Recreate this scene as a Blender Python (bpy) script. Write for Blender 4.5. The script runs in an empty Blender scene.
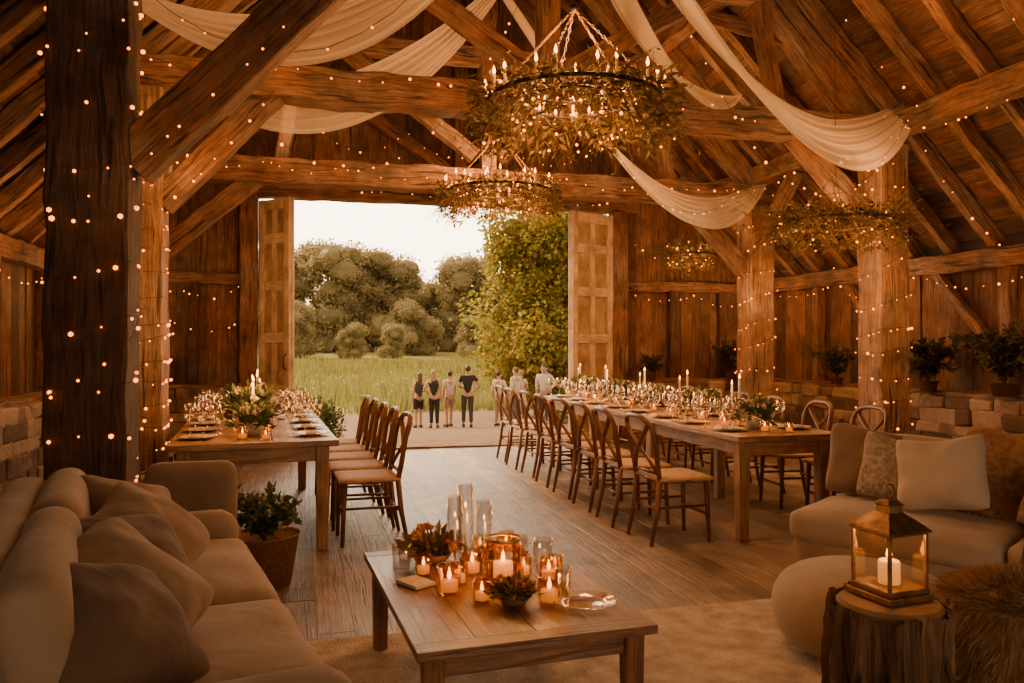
import bpy, bmesh, math, random
from mathutils import Vector, Matrix, Euler, noise
random.seed(7)
R=random.random
U=random.uniform
COL=bpy.context.scene.collection
KIDS={}
# ---------------------------------------------------------------- materials
def newmat(name):
    m=bpy.data.materials.new(name); m.use_nodes=True
    nt=m.node_tree; b=nt.nodes['Principled BSDF']
    return m,nt,b
def nd(nt,t,**k):
    n=nt.nodes.new(t)
    for a,v in k.items():
        if hasattr(n,a): setattr(n,a,v)
        else: n.inputs[a].default_value=v
    return n
def ramp(nt,stops):
    r=nt.nodes.new('ShaderNodeValToRGB')
    els=r.color_ramp.elements
    while len(els)<len(stops): els.new(.5)
    for e,(p,c) in zip(els,stops):
        e.position=p; e.color=(*c,1)
    return r
def wood(name,dark,light,rough=.6,bump=.35,sc=1.0,var=.5,lo=.3,hi=.68,crack=0,grey=0):
    m,nt,b=newmat(name); L=nt.links
    tc=nd(nt,'ShaderNodeTexCoord'); mp=nd(nt,'ShaderNodeMapping'); mp.inputs['Scale'].default_value=(1.6*sc,24*sc,1)
    L.new(tc.outputs['UV'],mp.inputs['Vector'])
    n1=nd(nt,'ShaderNodeTexNoise'); n1.inputs['Scale'].default_value=2.2; n1.inputs['Detail'].default_value=8; n1.inputs['Roughness'].default_value=.7; n1.inputs['Distortion'].default_value=.7
    L.new(mp.outputs[0],n1.inputs['Vector'])
    n2=nd(nt,'ShaderNodeTexNoise'); n2.inputs['Scale'].default_value=3.2; n2.inputs['Detail'].default_value=6; n2.inputs['Roughness'].default_value=.65
    L.new(tc.outputs['UV'],n2.inputs['Vector'])
    rp=ramp(nt,[(lo,dark),(hi,light)]); L.new(n1.outputs['Fac'],rp.inputs['Fac'])
    g=nd(nt,'ShaderNodeNewGeometry')
    mr=nd(nt,'ShaderNodeMapRange'); mr.inputs['To Min'].default_value=1-var*.6; mr.inputs['To Max'].default_value=1+var*.5
    L.new(g.outputs['Random Per Island'],mr.inputs['Value'])
    mr2=nd(nt,'ShaderNodeMapRange'); mr2.inputs['From Min'].default_value=.3; mr2.inputs['From Max'].default_value=.7; mr2.inputs['To Min'].default_value=.45; mr2.inputs['To Max'].default_value=1.4
    L.new(n2.outputs['Fac'],mr2.inputs['Value'])
    mu=nd(nt,'ShaderNodeMath',operation='MULTIPLY'); L.new(mr.outputs[0],mu.inputs[0]); L.new(mr2.outputs[0],mu.inputs[1])
    val=mu.outputs[0]; hsum=None
    if crack:
        mp3=nd(nt,'ShaderNodeMapping'); mp3.inputs['Scale'].default_value=(1.1,17,1); mp3.inputs['Location'].default_value=(7,3,0); L.new(tc.outputs['UV'],mp3.inputs['Vector'])
        n3=nd(nt,'ShaderNodeTexNoise'); n3.inputs['Scale'].default_value=1.6; n3.inputs['Detail'].default_value=4; n3.inputs['Distortion'].default_value=.4; L.new(mp3.outputs[0],n3.inputs['Vector'])
        cr=nd(nt,'ShaderNodeMapRange'); cr.inputs['From Min'].default_value=.60; cr.inputs['From Max'].default_value=.66; cr.inputs['To Min'].default_value=1; cr.inputs['To Max'].default_value=1-crack
        L.new(n3.outputs['Fac'],cr.inputs['Value'])
        mc=nd(nt,'ShaderNodeMath',operation='MULTIPLY'); L.new(val,mc.inputs[0]); L.new(cr.outputs[0],mc.inputs[1]); val=mc.outputs[0]; hsum=cr.outputs[0]
    hs=nd(nt,'ShaderNodeHueSaturation'); L.new(rp.outputs[0],hs.inputs['Color']); L.new(val,hs.inputs['Value'])
    if grey:
        ng=nd(nt,'ShaderNodeTexNoise'); ng.inputs['Scale'].default_value=1.3; ng.inputs['Detail'].default_value=5; L.new(tc.outputs['UV'],ng.inputs['Vector'])
        gm=nd(nt,'ShaderNodeMapRange'); gm.inputs['From Min'].default_value=.4; gm.inputs['From Max'].default_value=.65; gm.inputs['To Min'].default_value=1; gm.inputs['To Max'].default_value=1-grey
        L.new(ng.outputs['Fac'],gm.inputs['Value']); L.new(gm.outputs[0],hs.inputs['Saturation'])
    L.new(hs.outputs[0],b.inputs['Base Color'])
    ad=nd(nt,'ShaderNodeMath',operation='ADD'); L.new(n1.outputs['Fac'],ad.inputs[0]); L.new(n2.outputs['Fac'],ad.inputs[1])
    hh=ad.outputs[0]
    if hsum:
        ad2=nd(nt,'ShaderNodeMath',operation='ADD'); L.new(hh,ad2.inputs[0]); L.new(hsum,ad2.inputs[1]); hh=ad2.outputs[0]
    bp=nd(nt,'ShaderNodeBump'); bp.inputs['Strength'].default_value=bump; bp.inputs['Distance'].default_value=.02
    L.new(hh,bp.inputs['Height']); L.new(bp.outputs[0],b.inputs['Normal'])
    b.inputs['Roughness'].default_value=rough
    return m
def noisy(name,c1,c2,rough=.8,scale=8,bump=.2,dist=.01,metal=0,island=False,coord='Object',detail=5,sheen=0,weave=0):
    m,nt,b=newmat(name); L=nt.links
    tc=nd(nt,'ShaderNodeTexCoord')
    n1=nd(nt,'ShaderNodeTexNoise'); n1.inputs['Scale'].default_value=scale; n1.inputs['Detail'].default_value=detail
    L.new(tc.outputs[coord],n1.inputs['Vector'])
    rp=ramp(nt,[(.32,c1),(.68,c2)])
    if island:
        g=nd(nt,'ShaderNodeNewGeometry')
        mm=nd(nt,'ShaderNodeMath',operation='MULTIPLY_ADD'); mm.inputs[1].default_value=.6; 
        L.new(g.outputs['Random Per Island'],mm.inputs[0])
        ms=nd(nt,'ShaderNodeMath',operation='MULTIPLY'); ms.inputs[1].default_value=.4
        L.new(n1.outputs['Fac'],ms.inputs[0]); L.new(ms.outputs[0],mm.inputs[2]); L.new(mm.outputs[0],rp.inputs['Fac'])
    else: L.new(n1.outputs['Fac'],rp.inputs['Fac'])
    L.new(rp.outputs[0],b.inputs['Base Color'])
    b.inputs['Roughness'].default_value=rough; b.inputs['Metallic'].default_value=metal
    if sheen: b.inputs['Sheen Weight'].default_value=sheen
    if bump:
        bp=nd(nt,'ShaderNodeBump'); bp.inputs['Strength'].default_value=bump; bp.inputs['Distance'].default_value=dist
        src=n1.outputs['Fac']
        if weave:
            n3=nd(nt,'ShaderNodeTexNoise'); n3.inputs['Scale'].default_value=weave; n3.inputs['Detail'].default_value=2
            L.new(tc.outputs[coord],n3.inputs['Vector']); src=n3.outputs['Fac']
            if sheen:
                n4=nd(nt,'ShaderNodeTexNoise'); n4.inputs['Scale'].default_value=4.5; n4.inputs['Detail'].default_value=2.5; n4.inputs['Distortion'].default_value=.7
                L.new(tc.outputs[coord],n4.inputs['Vector'])
                b2=nd(nt,'ShaderNodeBump'); b2.inputs['Strength'].default_value=.32; b2.inputs['Distance'].default_value=.045
                L.new(n4.outputs['Fac'],b2.inputs['Height']); L.new(b2.outputs[0],bp.inputs['Normal'])
        L.new(src,bp.inputs['Height']); L.new(bp.outputs[0],b.inputs['Normal'])
    return m
def emis(name,c,s):
    m,nt,b=newmat(name)
    b.inputs['Base Color'].default_value=(*c,1); b.inputs['Emission Color'].default_value=(*c,1); b.inputs['Emission Strength'].default_value=s
    try: m.cycles.emission_sampling='NONE'
    except Exception: pass
    return m
def leafm(name,c1,c2,tr=.35,rough=.55):
    m,nt,b=newmat(name); L=nt.links
    g=nd(nt,'ShaderNodeNewGeometry'); rp=ramp(nt,[(0,c1),(1,c2)])
    L.new(g.outputs['Random Per Island'],rp.inputs['Fac']); L.new(rp.outputs[0],b.inputs['Base Color'])
    b.inputs['Roughness'].default_value=rough
    t=nd(nt,'ShaderNodeBsdfTranslucent'); L.new(rp.outputs[0],t.inputs['Color'])
    mx=nd(nt,'ShaderNodeMixShader'); mx.inputs[0].default_value=tr
    L.new(b.outputs[0],mx.inputs[1]); L.new(t.outputs[0],mx.inputs[2]); L.new(mx.outputs[0],nt.nodes['Material Output'].inputs[0])
    return m
def glassm(name,c=(1,1,1),a=.6,rough=.05,base=.07):
    m,nt,b=newmat(name); L=nt.links
    t=nd(nt,'ShaderNodeBsdfTransparent'); t.inputs['Color'].default_value=(*c,1)
    gl=nd(nt,'ShaderNodeBsdfGlossy'); gl.inputs['Roughness'].default_value=rough; gl.inputs['Color'].default_value=(1,.9,.75,1)
    lw=nd(nt,'ShaderNodeLayerWeight'); lw.inputs['Blend'].default_value=.3
    mu=nd(nt,'ShaderNodeMath',operation='MULTIPLY_ADD'); mu.inputs[1].default_value=a; mu.inputs[2].default_value=base; L.new(lw.outputs['Facing'],mu.inputs[0])
    mx=nd(nt,'ShaderNodeMixShader'); L.new(mu.outputs[0],mx.inputs[0]); L.new(t.outputs[0],mx.inputs[1]); L.new(gl.outputs[0],mx.inputs[2])
    L.new(mx.outputs[0],nt.nodes['Material Output'].inputs[0]); return m

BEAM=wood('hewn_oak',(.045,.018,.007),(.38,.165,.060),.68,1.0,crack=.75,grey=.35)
BEAMD=wood('dark_shaded_oak',(.020,.008,.004),(.15,.062,.025),.78,1.0,crack=.7,grey=.3)  # darker oak copy; the massive post's shade is put into the colour
BEAML=wood('lit_oak',(.10,.043,.016),(.52,.27,.115),.72,1.0,crack=.7,grey=.3)  # lighter oak copy; light falling on the posts is put into the colour
ROOF=wood('roof_boards',(.030,.012,.005),(.21,.088,.034),.82,.6,var=1.1,crack=.5,grey=.3)
WALLW=wood('barn_siding',(.040,.016,.006),(.26,.108,.042),.8,.6,var=.9,crack=.6,grey=.3)
FLOOR=wood('floor_boards',(.125,.082,.055),(.37,.265,.185),.36,.5,var=.5,crack=.35,grey=.3)
DOOR=wood('pale_door_wood',(.50,.34,.20),(.80,.60,.40),.6,.2,var=.15)
DOORP=wood('door_panel_wood',(.30,.19,.105),(.52,.36,.22),.6,.2,var=.15)  # recess shade put into the panel colour, since frontal light leaves it blank
TABLE=wood('table_wood',(.22,.105,.042),(.50,.275,.12),.38,.25,var=.35,crack=.3)
COFFEE=wood('coffee_wood',(.075,.030,.011),(.27,.115,.046),.32,.35,var=.4,crack=.4)
CHAIRW=wood('chair_wood',(.11,.042,.015),(.26,.11,.042),.38,.1,sc=1.5,var=.15)
STUMP=wood('stump_bark',(.030,.014,.007),(.24,.13,.062),.95,1.0,crack=.8)
STUMPT=noisy('stump_top',(.14,.07,.03),(.24,.13,.06),.8,6)
STONE=noisy('stone',(.11,.068,.042),(.36,.245,.16),.9,9,.9,.04,island=True)
LINEN=noisy('linen',(.235,.165,.108),(.31,.225,.152),.95,3,.3,.003,sheen=.15,weave=260)
LINEN2=noisy('linen_light',(.34,.255,.18),(.44,.34,.25),.95,3,.3,.003,sheen=.15,weave=260)
LINEND=noisy('linen_brown',(.070,.040,.024),(.125,.074,.045),.95,5,.3,.003,sheen=.12,weave=220)
LINENM=noisy('linen_taupe',(.185,.120,.074),(.255,.172,.112),.95,4,.3,.003,sheen=.15,weave=240)
LINENP=noisy('linen_cushion_pale',(.42,.33,.245),(.52,.42,.32),.95,4,.3,.003,sheen=.15,weave=240)
GREYC=noisy('grey_weave',(.20,.16,.125),(.46,.37,.29),.95,45,.6,.008)
KNIT=noisy('brown_knit',(.20,.10,.045),(.40,.22,.10),1,30,.9,.014)
RUG=noisy('rug',(.38,.29,.205),(.64,.53,.41),1,9,.9,.02,weave=90)
RATTAN=noisy('rattan_seat',(.38,.22,.10),(.58,.37,.19),.7,60,.5,.004)
WICKER=noisy('wicker',(.20,.10,.045),(.38,.21,.10),.7,50,.6,.006)
IRON=noisy('black_iron',(.02,.015,.012),(.05,.035,.025),.5,20,.1,metal=.6)
BRONZE=noisy('aged_bronze',(.13,.07,.03),(.34,.20,.09),.42,18,.3,metal=.85)
BRASS=noisy('aged_brass',(.42,.24,.09),(.60,.37,.16),.35,15,.1,metal=.9)
WIRE=noisy('cord',(.03,.018,.01),(.05,.03,.02),.7,10,0)
BULB=emis('bulb_glow',(1,.24,.025),5)
FLAME=emis('flame_glow',(1,.34,.05),12)
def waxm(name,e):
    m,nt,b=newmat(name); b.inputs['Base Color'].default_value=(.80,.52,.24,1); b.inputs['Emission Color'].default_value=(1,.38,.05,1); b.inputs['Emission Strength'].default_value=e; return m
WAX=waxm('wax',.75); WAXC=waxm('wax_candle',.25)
WAXW=noisy('wax_white',(.70,.58,.42),(.82,.70,.53),.5,5,0)
GLASS=glassm('clear_glass'); AMBER=glassm('amber_glass',(1,.86,.62),.5); PANE=glassm('pane_glass',(1,.97,.92),.25,.05,.02)
CERAM=noisy('ceramic',(.55,.46,.36),(.64,.55,.44),.3,6,0)
NAPK=noisy('napkin',(.45,.35,.26),(.55,.43,.32),.95,20,.2)
LEAF=leafm('garland_leaf',(.05,.038,.012),(.24,.150,.045))
LEAFG=leafm('green_leaf',(.03,.055,.012),(.15,.18,.05))
LEAFD=leafm('dusky_leaf',(.02,.025,.010),(.11,.09,.035))
PETAL=leafm('petals',(.62,.48,.34),(.80,.72,.58),.3)
PETALO=leafm('petals_rust',(.40,.12,.04),(.70,.33,.12),.3)
TREEF=leafm('far_leaf_hazed',(.27,.25,.125),(.44,.38,.20),.5)  # aerial haze put into the pale leaf colour
TREEA=leafm('autumn_leaf_hazed',(.44,.27,.13),(.60,.38,.18),.5)  # autumn tint, also paled in colour for distance haze
TREEN=leafm('near_leaf',(.12,.18,.025),(.55,.40,.07),.55)
GRASSM=leafm('grass_blade',(.13,.19,.04),(.42,.36,.12),.45)
BARK=noisy('bark',(.07,.042,.025),(.15,.09,.055),.9,12,.6)
TERRA=noisy('terracotta',(.10,.05,.03),(.18,.09,.05),.85,8,.1)
FUR=leafm('fur',(.13,.065,.028),(.40,.23,.105),.1,.9)
DRAPE,ntd,bd=newmat('sheer_drape'); bd.inputs['Base Color'].default_value=(.92,.80,.64,1); bd.inputs['Roughness'].default_value=.9
_t=nd(ntd,'ShaderNodeBsdfTranslucent'); _t.inputs['Color'].default_value=(.97,.84,.66,1)
_m=nd(ntd,'ShaderNodeMixShader'); _m.inputs[0].default_value=.55
ntd.links.new(bd.outputs[0],_m.inputs[1]); ntd.links.new(_t.outputs[0],_m.inputs[2])
_p=nd(ntd,'ShaderNodeBsdfTransparent'); _m2=nd(ntd,'ShaderNodeMixShader'); _m2.inputs[0].default_value=.44
ntd.links.new(_m.outputs[0],_m2.inputs[1]); ntd.links.new(_p.outputs[0],_m2.inputs[2]); ntd.links.new(_m2.outputs[0],ntd.nodes['Material Output'].inputs[0])

# ---------------------------------------------------------------- mesh builder
class MB:
    def __init__(s):
        s.bm=bmesh.new(); s.uv=s.bm.loops.layers.uv.new('UVMap')
    def box(s,c,size,M=None,grain=None,taper=1.0,jit=0):
        c=Vector(c); h=[a/2 for a in size]
        if grain is None: grain=max(range(3),key=lambda i:size[i])
        V={}
        for i in (-1,1):
            for j in (-1,1):
                for k in (-1,1):
                    t=taper if k<0 else 1
                    p=Vector((i*h[0]*t,j*h[1]*t,k*h[2]))
                    if jit: p+=Vector((U(-jit,jit),U(-jit,jit),U(-jit,jit)))
                    V[(i,j,k)]=(s.bm.verts.new(c+(M@p if M else p)),p)
        F=[((-1,-1,-1),(-1,-1,1),(-1,1,1),(-1,1,-1),0),((1,-1,-1),(1,1,-1),(1,1,1),(1,-1,1),0),
           ((-1,-1,-1),(1,-1,-1),(1,-1,1),(-1,-1,1),1),((-1,1,-1),(-1,1,1),(1,1,1),(1,1,-1),1),
           ((-1,-1,-1),(-1,1,-1),(1,1,-1),(1,-1,-1),2),((-1,-1,1),(1,-1,1),(1,1,1),(-1,1,1),2)]
        o1,o2=U(0,50),U(0,50)
        for f in F:
            fa=s.bm.faces.new([V[k][0] for k in f[:4]]); n=f[4]
            for l,k in zip(fa.loops,f[:4]):
                p=V[k][1]
                if n==grain:
                    a,b=[q for q in range(3) if q!=grain]; l[s.uv].uv=(p[a]+o1,p[b]+o2)
                else:
                    b=[q for q in range(3) if q!=grain and q!=n][0]
                    l[s.uv].uv=(p[grain]+o1,p[b]+o2+n*.37)
    def quadpoly(s,pts):
        s.bm.faces.new([s.bm.verts.new(p) for p in pts])
    def tube(s,pts,r,seg=8,flat=1.0,closed=False):
        pts=[Vector(p) for p in pts]; n=len(pts)
        rr=r if isinstance(r,(list,tuple)) else [r]*n
        rings=[]; up=None; L=0; o=U(0,30); acc=[]
        for i,p in enumerate(pts):
            if closed: t=(pts[(i+1)%n]-pts[i-1])
            elif i==0: t=pts[1]-p
            elif i==n-1: t=p-pts[i-1]
            else: t=pts[i+1]-pts[i-1]
            t.normalize()
            if up is None:
                up=Vector((0,0,1)) if abs(t.z)<.9 else Vector((0,1,0))
            x=t.cross(up)
            if x.length<1e-4: x=t.orthogonal()
            x.normalize(); y=x.cross(t).normalized(); up=y
            if i: L+=(p-pts[i-1]).length
            acc.append(L)
            rings.append([s.bm.verts.new(p+x*math.cos(a)*rr[i]+y*math.sin(a)*rr[i]*flat) for a in [2*math.pi*k/seg for k in range(seg)]])
        m=n if closed else n-1
        for i in range(m):
            A,B=rings[i],rings[(i+1)%n]
            for k in range(seg):
                k2=(k+1)%seg
                f=s.bm.faces.new((A[k],A[k2],B[k2],B[k]))
                u0=acc[i]; u1=acc[i+1] if i+1<n else L+.1
                for l,uvv in zip(f.loops,((u0,k*.02),(u0,k*.02+.02),(u1,k*.02+.02),(u1,k*.02))): l[s.uv].uv=(uvv[0]+o,uvv[1]+o)
        if not closed:
            for ring in (rings[0][::-1],rings[-1]):
                try: s.bm.faces.new(ring)
                except Exception: pass
    def lathe(s,prof,seg=16,c=(0,0,0)):
        c=Vector(c); rings=[]
        for (r,z) in prof:
            if r<1e-5: rings.append([s.bm.verts.new(c+Vector((0,0,z)))])
            else: rings.append([s.bm.verts.new(c+Vector((r*math.cos(2*math.pi*k/seg),r*math.sin(2*math.pi*k/seg),z))) for k in range(seg)])
        for i in range(len(rings)-1):
            A,B=rings[i],rings[i+1]
            for k in range(seg):
                k2=(k+1)%seg
                if len(A)==1 and len(B)==1: break
                if len(A)==1: vs=(A[0],B[k2],B[k])
                elif len(B)==1: vs=(A[k],A[k2],B[0])
                else: vs=(A[k],A[k2],B[k2],B[k])
                f=s.bm.faces.new(vs)
                for l in f.loops: l[s.uv].uv=(l.vert.co.z,k/seg*r*6)
    def leaf(s,p,d,size,w=.45):
        d=Vector(d).normalized(); x=d.orthogonal().normalized()
        x=Matrix.Rotation(U(0,6.28),3,d)@x; nn=x.cross(d)
        p=Vector(p)
        a=s.bm.verts.new(p); b=s.bm.verts.new(p+d*size*.45+x*size*w*.5+nn*size*.08)
        e=s.bm.verts.new(p+d*size); g=s.bm.verts.new(p+d*size*.45-x*size*w*.5+nn*size*.08)
        s.bm.faces.new((a,b,e,g))
    def ball(s,c,r,sub=1,sc=(1,1,1),disp=0,seed=0):
        g=bmesh.ops.create_icosphere(s.bm,subdivisions=sub,radius=1)
        for v in g['verts']:
            p=v.co.copy(); k=1+disp*noise.noise(p*1.7+Vector((seed,seed,0))) if disp else 1
            v.co=Vector(c)+Vector((p.x*r*sc[0],p.y*r*sc[1],p.z*r*sc[2]))*k
    def soft(s,size,r=.06,bulge=0,cuts=9,c=(0,0,0),M=None,wr=0.0,seed=0):
        bt=bmesh.new()
        bmesh.ops.create_cube(bt,size=2)
        bmesh.ops.subdivide_edges(bt,edges=bt.edges[:],cuts=cuts,use_grid_fill=True)
        h=Vector(size)/2; mp={}
        for v in bt.verts:
            p=v.co.copy()
            q=Vector([p[i]*h[i] for i in range(3)])
            inn=Vector([max(-(h[i]-r),min(h[i]-r,q[i])) for i in range(3)])
            dd=q-inn
            if dd.length>1e-6: q=inn+dd.normalized()*r
            q.z+=bulge*(1-p.x**2)*(1-p.y**2)*(1 if p.z>0 else -.3)*abs(p.z)
            if wr:
                q+=Vector((0,0,1))*wr*noise.noise(q*4+Vector((seed,0,seed)))+Vector((1,1,0))*wr*.5*noise.noise(q*4+Vector((0,seed,3)))
            mp[v]=s.bm.verts.new(Vector(c)+(M@q if M else q))
        for f in bt.faces: s.bm.faces.new([mp[v] for v in f.verts])
        bt.free()
    def pillow(s,w,h,t,n=18,seed=0,wr=.010):
        grid={}
        for side in (1,-1):
            for i in range(n+1):
                for j in range(n+1):
                    u=-1+2*i/n; v=-1+2*j/n
                    edge=(i in(0,n)) or (j in (0,n))
                    if side==-1 and edge: grid[(side,i,j)]=grid[(1,i,j)]; continue
                    th=t/2*((1-u*u)**.42)*((1-v*v)**.42)*(1-.18*v)
                    px=u*w/2*(1-.11*(1-v*v)); pz=v*h/2*(1-.11*(1-u*u))
                    rc=max(0,abs(u)+abs(v)-1.55)
                    px*=1-.28*rc; pz*=1-.28*rc
                    pz-=.035*max(0,v)*(1-u*u)*0+.02*math.sin(u*2.2+seed)*max(0,v)
                    q=Vector((px,side*th,pz))
                    if not edge: q.y+=side*wr*(noise.noise(Vector((u*2+seed,v*2,seed)))*2+.6*noise.noise(Vector((u*5+seed,v*5,seed))))
                    grid[(side,i,j)]=s.bm.verts.new(q)
        for side in (1,-1):
            for i in range(n):
                for j in range(n):
                    q=[grid[(side,i,j)],grid[(side,i+1,j)],grid[(side,i+1,j+1)],grid[(side,i,j+1)]]
                    if side==1: q=q[::-1]
                    try: s.bm.faces.new(q)
                    except Exception: pass
    def done(s,name,mat,parent=None,smooth=False,bevel=0,sub=0):
        me=bpy.data.meshes.new(name); 
        if smooth!='leaf': bmesh.ops.recalc_face_normals(s.bm,faces=s.bm.faces)
        s.bm.to_mesh(me); s.bm.free()
        me.materials.append(mat)
        if smooth is True:
            for p in me.polygons: p.use_smooth=True
        o=bpy.data.objects.new(name,me); COL.objects.link(o)
        if bevel:
            b=o.modifiers.new('Bevel','BEVEL'); b.width=bevel; b.segments=2; b.limit_method='ANGLE'
        if sub:
            b=o.modifiers.new('Sub','SUBSURF'); b.levels=sub; b.render_levels=sub
        if parent: adopt(o,parent)
        return o
def adopt(o,parent):
    o.parent=parent; KIDS.setdefault(parent.name,[]).append(o)
def empty(name):
    o=bpy.data.objects.new(name,None); o.empty_display_size=.1; COL.objects.link(o); return o
def T(o,label,cat,group=None):
    o['label']=label; o['category']=cat
    if group: o['group']=group
    return o
def struct(o,label=None):
    o['kind']='structure'
    if label: o['label']=label
    return o
def copytree(o,parent=None):
    n=o.copy(); COL.objects.link(n)
    if parent: n.parent=None; adopt(n,parent)
    for k in KIDS.get(o.name,[]): copytree(k,n)
    return n
PROTO={}
def inst(key,fn,loc,rz=0,sc=1,label=None):
    if key not in PROTO:
        PROTO[key]=fn(); r=PROTO[key]
    else: r=copytree(PROTO[key])
    r.location=loc; r.rotation_euler=(0,0,rz)
    r.scale=(sc,)*3 if not isinstance(sc,(tuple,list)) else sc
    if label: r['label']=label
    return r
def beam(name,p0,p1,w,h,mat,label,cat='beam',group=None,jit=.015):
    p0=Vector(p0);p1=Vector(p1); L=(p1-p0).length; x=(p1-p0).normalized()
    upv=Vector((0,0,1)) if abs(x.z)<.95 else Vector((0,1,0))
    y=upv.cross(x).normalized(); z=x.cross(y)
    mb=MB(); n=max(2,int(L/.16)); rings=[]; o1=U(0,40);o2=U(0,40)
    ch=min(w,h)*.04
    prof=[(-w/2+ch,-h/2),(w/2-ch,-h/2),(w/2,-h/2+ch),(w/2,h/2-ch),(w/2-ch,h/2),(-w/2+ch,h/2),(-w/2,h/2-ch),(-w/2,-h/2+ch)]
    sd=U(0,99)
    for i in range(n+1):
        jx=jit*.9*noise.noise(Vector((sd,i*.35,0))); jy=jit*.9*noise.noise(Vector((0,i*.35,sd)))
        cj=[(U(-jit,jit)*.55,U(-jit,jit)*.55) for _ in range(4)]
        rings.append([mb.bm.verts.new((L*i/n,a+jx+cj[((k+1)//2)%4][0],b+jy+cj[((k+1)//2)%4][1])) for k,(a,b) in enumerate(prof)])
    per=[0]
    for k in range(8): per.append(per[-1]+math.dist(prof[k],prof[(k+1)%8]))
    for i in range(n):
        for k in range(8):
            k2=(k+1)%8
            f=mb.bm.faces.new((rings[i][k],rings[i][k2],rings[i+1][k2],rings[i+1][k]))
            for l,(a,b) in zip(f.loops,((i,k),(i,k+1),(i+1,k+1),(i+1,k))): l[mb.uv].uv=(L*a/n+o1,per[b]+o2)
    mb.bm.faces.new(rings[0][::-1]); mb.bm.faces.new(rings[-1])
    o=mb.done(name,mat)
    o.matrix_world=Matrix((( x.x,y.x,z.x,p0.x),(x.y,y.y,z.y,p0.y),(x.z,y.z,z.z,p0.z),(0,0,0,1)))
    if label: T(o,label,cat,group)
    return o

# ---------------------------------------------------------------- constants
XL,XR=-2.7,6.9; XM=2.1; YB=10.8; YF=-1.5
def roofz(x): return 2.38+ (XR-XM) - abs(x-XM)
# ---------------------------------------------------------------- shell
mb=MB()   # floor
x=XL-.1
while x<XR+.1:
    y=YF-U(0,2)
    while y<YB+.1:
        L=U(2.2,3.6); y1=min(y+L,YB+.1)
        mb.box((x+.09,(y+y1)/2,-.02+U(-.0012,.0012)),(.1802,y1-y,.04),grain=1); y=y1
    x+=.18
struct(mb.done('floor',FLOOR,bevel=.0035),'worn wide wooden floor boards')
def roofside(sg):
    mb=MB(); L=(XR+.35-XM)*math.sqrt(2); n=int(L/.17)
    M=Matrix.Rotation(sg*math.radians(45),3,'Y')
    for i in range(n+1):
        t=(i+.5)*L/(n+1); px=XM+sg*t/math.sqrt(2); pz=roofz(XM)+.12-t/math.sqrt(2)
        y=YF-.2
        while y<YB+.3:
            l=U(1.2,3.2); y1=min(y+l,YB+.3)
            mb.box((px,(y+y1)/2,pz+U(0,.02)),(L/(n+1)+.025,y1-y+.01,.03),M,grain=1); y=y1
    return mb
struct(roofside(1).done('ceiling',ROOF),'dark boarded barn roof slope')
struct(roofside(-1).done('ceiling',ROOF),'dark boarded barn roof slope')
def sidewall(x,name):
    mb=MB(); y=YF
    while y<YB:
        mb.box((x+U(-.014,.014),y+.12,1.6),(.04,.248,1.56),grain=2); y+=.24
    return struct(mb.done(name,WALLW,bevel=.003),'vertical weathered wood plank barn wall')
sidewall(XR,'wall_right'); sidewall(XL,'wall_left')
def gable(name,yy,xa,xb,zt):
    mb=MB(); x=XL
    while x<XR:
        xc=x+.12; top=roofz(xc)+.12
        z0=.86 if (xc<xa or xc>xb) else zt
        if yy<0 and (xc<xa or xc>xb): z0=0
        mb.box((xc,yy+U(-.014,.014),(z0+top)/2),(.25,.04,top-z0),grain=2); x+=.24
    return struct(mb.done(name,WALLW,bevel=.003),'dark timber plank gable wall with a wide doorway')
gable('wall_back',YB,-.62,4.42,3.40); gable('wall_front_fill_block',YF,-1.4,4.2,2.9)  # front wall is unseen behind the camera, added to cut rear fill light
def plinth(name,a,b,thick,axis):
    mb=MB(); z=0; rows=[.16,.13,.17,.12,.16,.12]
    for h in rows:
        t=a-U(0,.3)
        while t<b:
            L=U(.14,.42); t0=max(t,a); t1=min(t+L,b)
            if t1-t0>.05:
                hh=h+.012; ex=U(-.03,.035)
                s=(thick+ex,t1-t0+.004,hh) if axis[0]=='x' else (t1-t0+.004,thick+ex,hh)
                c=(axis[1],(t0+t1)/2,z+h/2) if axis[0]=='x' else ((t0+t1)/2,axis[1],z+h/2)
                mb.box(c,s,jit=.018)
            t+=L
        z+=h
    o=mb.done(name,STONE,bevel=.03); return struct(o,'low rubble stone base wall')
plinth('wall_base_right',YF,YB-.2,.40,('x',XR-.2)); plinth('wall_base_left',YF,YB-.2,.40,('x',XL+.2))
plinth('wall_base_back_left',XL+.42,-.74,.36,('y',YB-.2)); plinth('wall_base_back_right',4.56,XR-.42,.36,('y',YB-.2))
def tr(n,p0,p1,w,h,mat=BEAM,label='timber sill and frame rail'):
    struct(beam('trim_%d'%n,p0,p1,w,h,mat,None),label)
tr(1,(XR-.14,YF,.885),(XR-.14,YB-.1,.885),.40,.05); tr(2,(XL+.14,YF,.885),(XL+.14,YB-.1,.885),.40,.05)
tr(3,(XR-.1,YF,2.28),(XR-.1,YB,2.28),.18,.2); tr(4,(XL+.1,YF,2.28),(XL+.1,YB,2.28),.18,.2)
tr(5,(4.56,YB-.16,.885),(XR-.35,YB-.16,.885),.38,.05); tr(6,(XL+.35,YB-.16,.885),(-.74,YB-.16,.885),.38,.05)
tr(7,(-.85,YB-.08,3.42),(4.7,YB-.08,3.42),.22,.24,BEAM,'heavy oak lintel over the doorway')
tr(8,(4.55,YB-.06,2.25),(XR,YB-.06,2.25),.1,.14); tr(9,(XL,YB-.06,2.25),(-.72,YB-.06,2.25),.1,.14)
tr(10,(-.52,YB+.05,.0),(4.32,YB+.05,.0),.3,.05,BEAM,'timber door sill')
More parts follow.
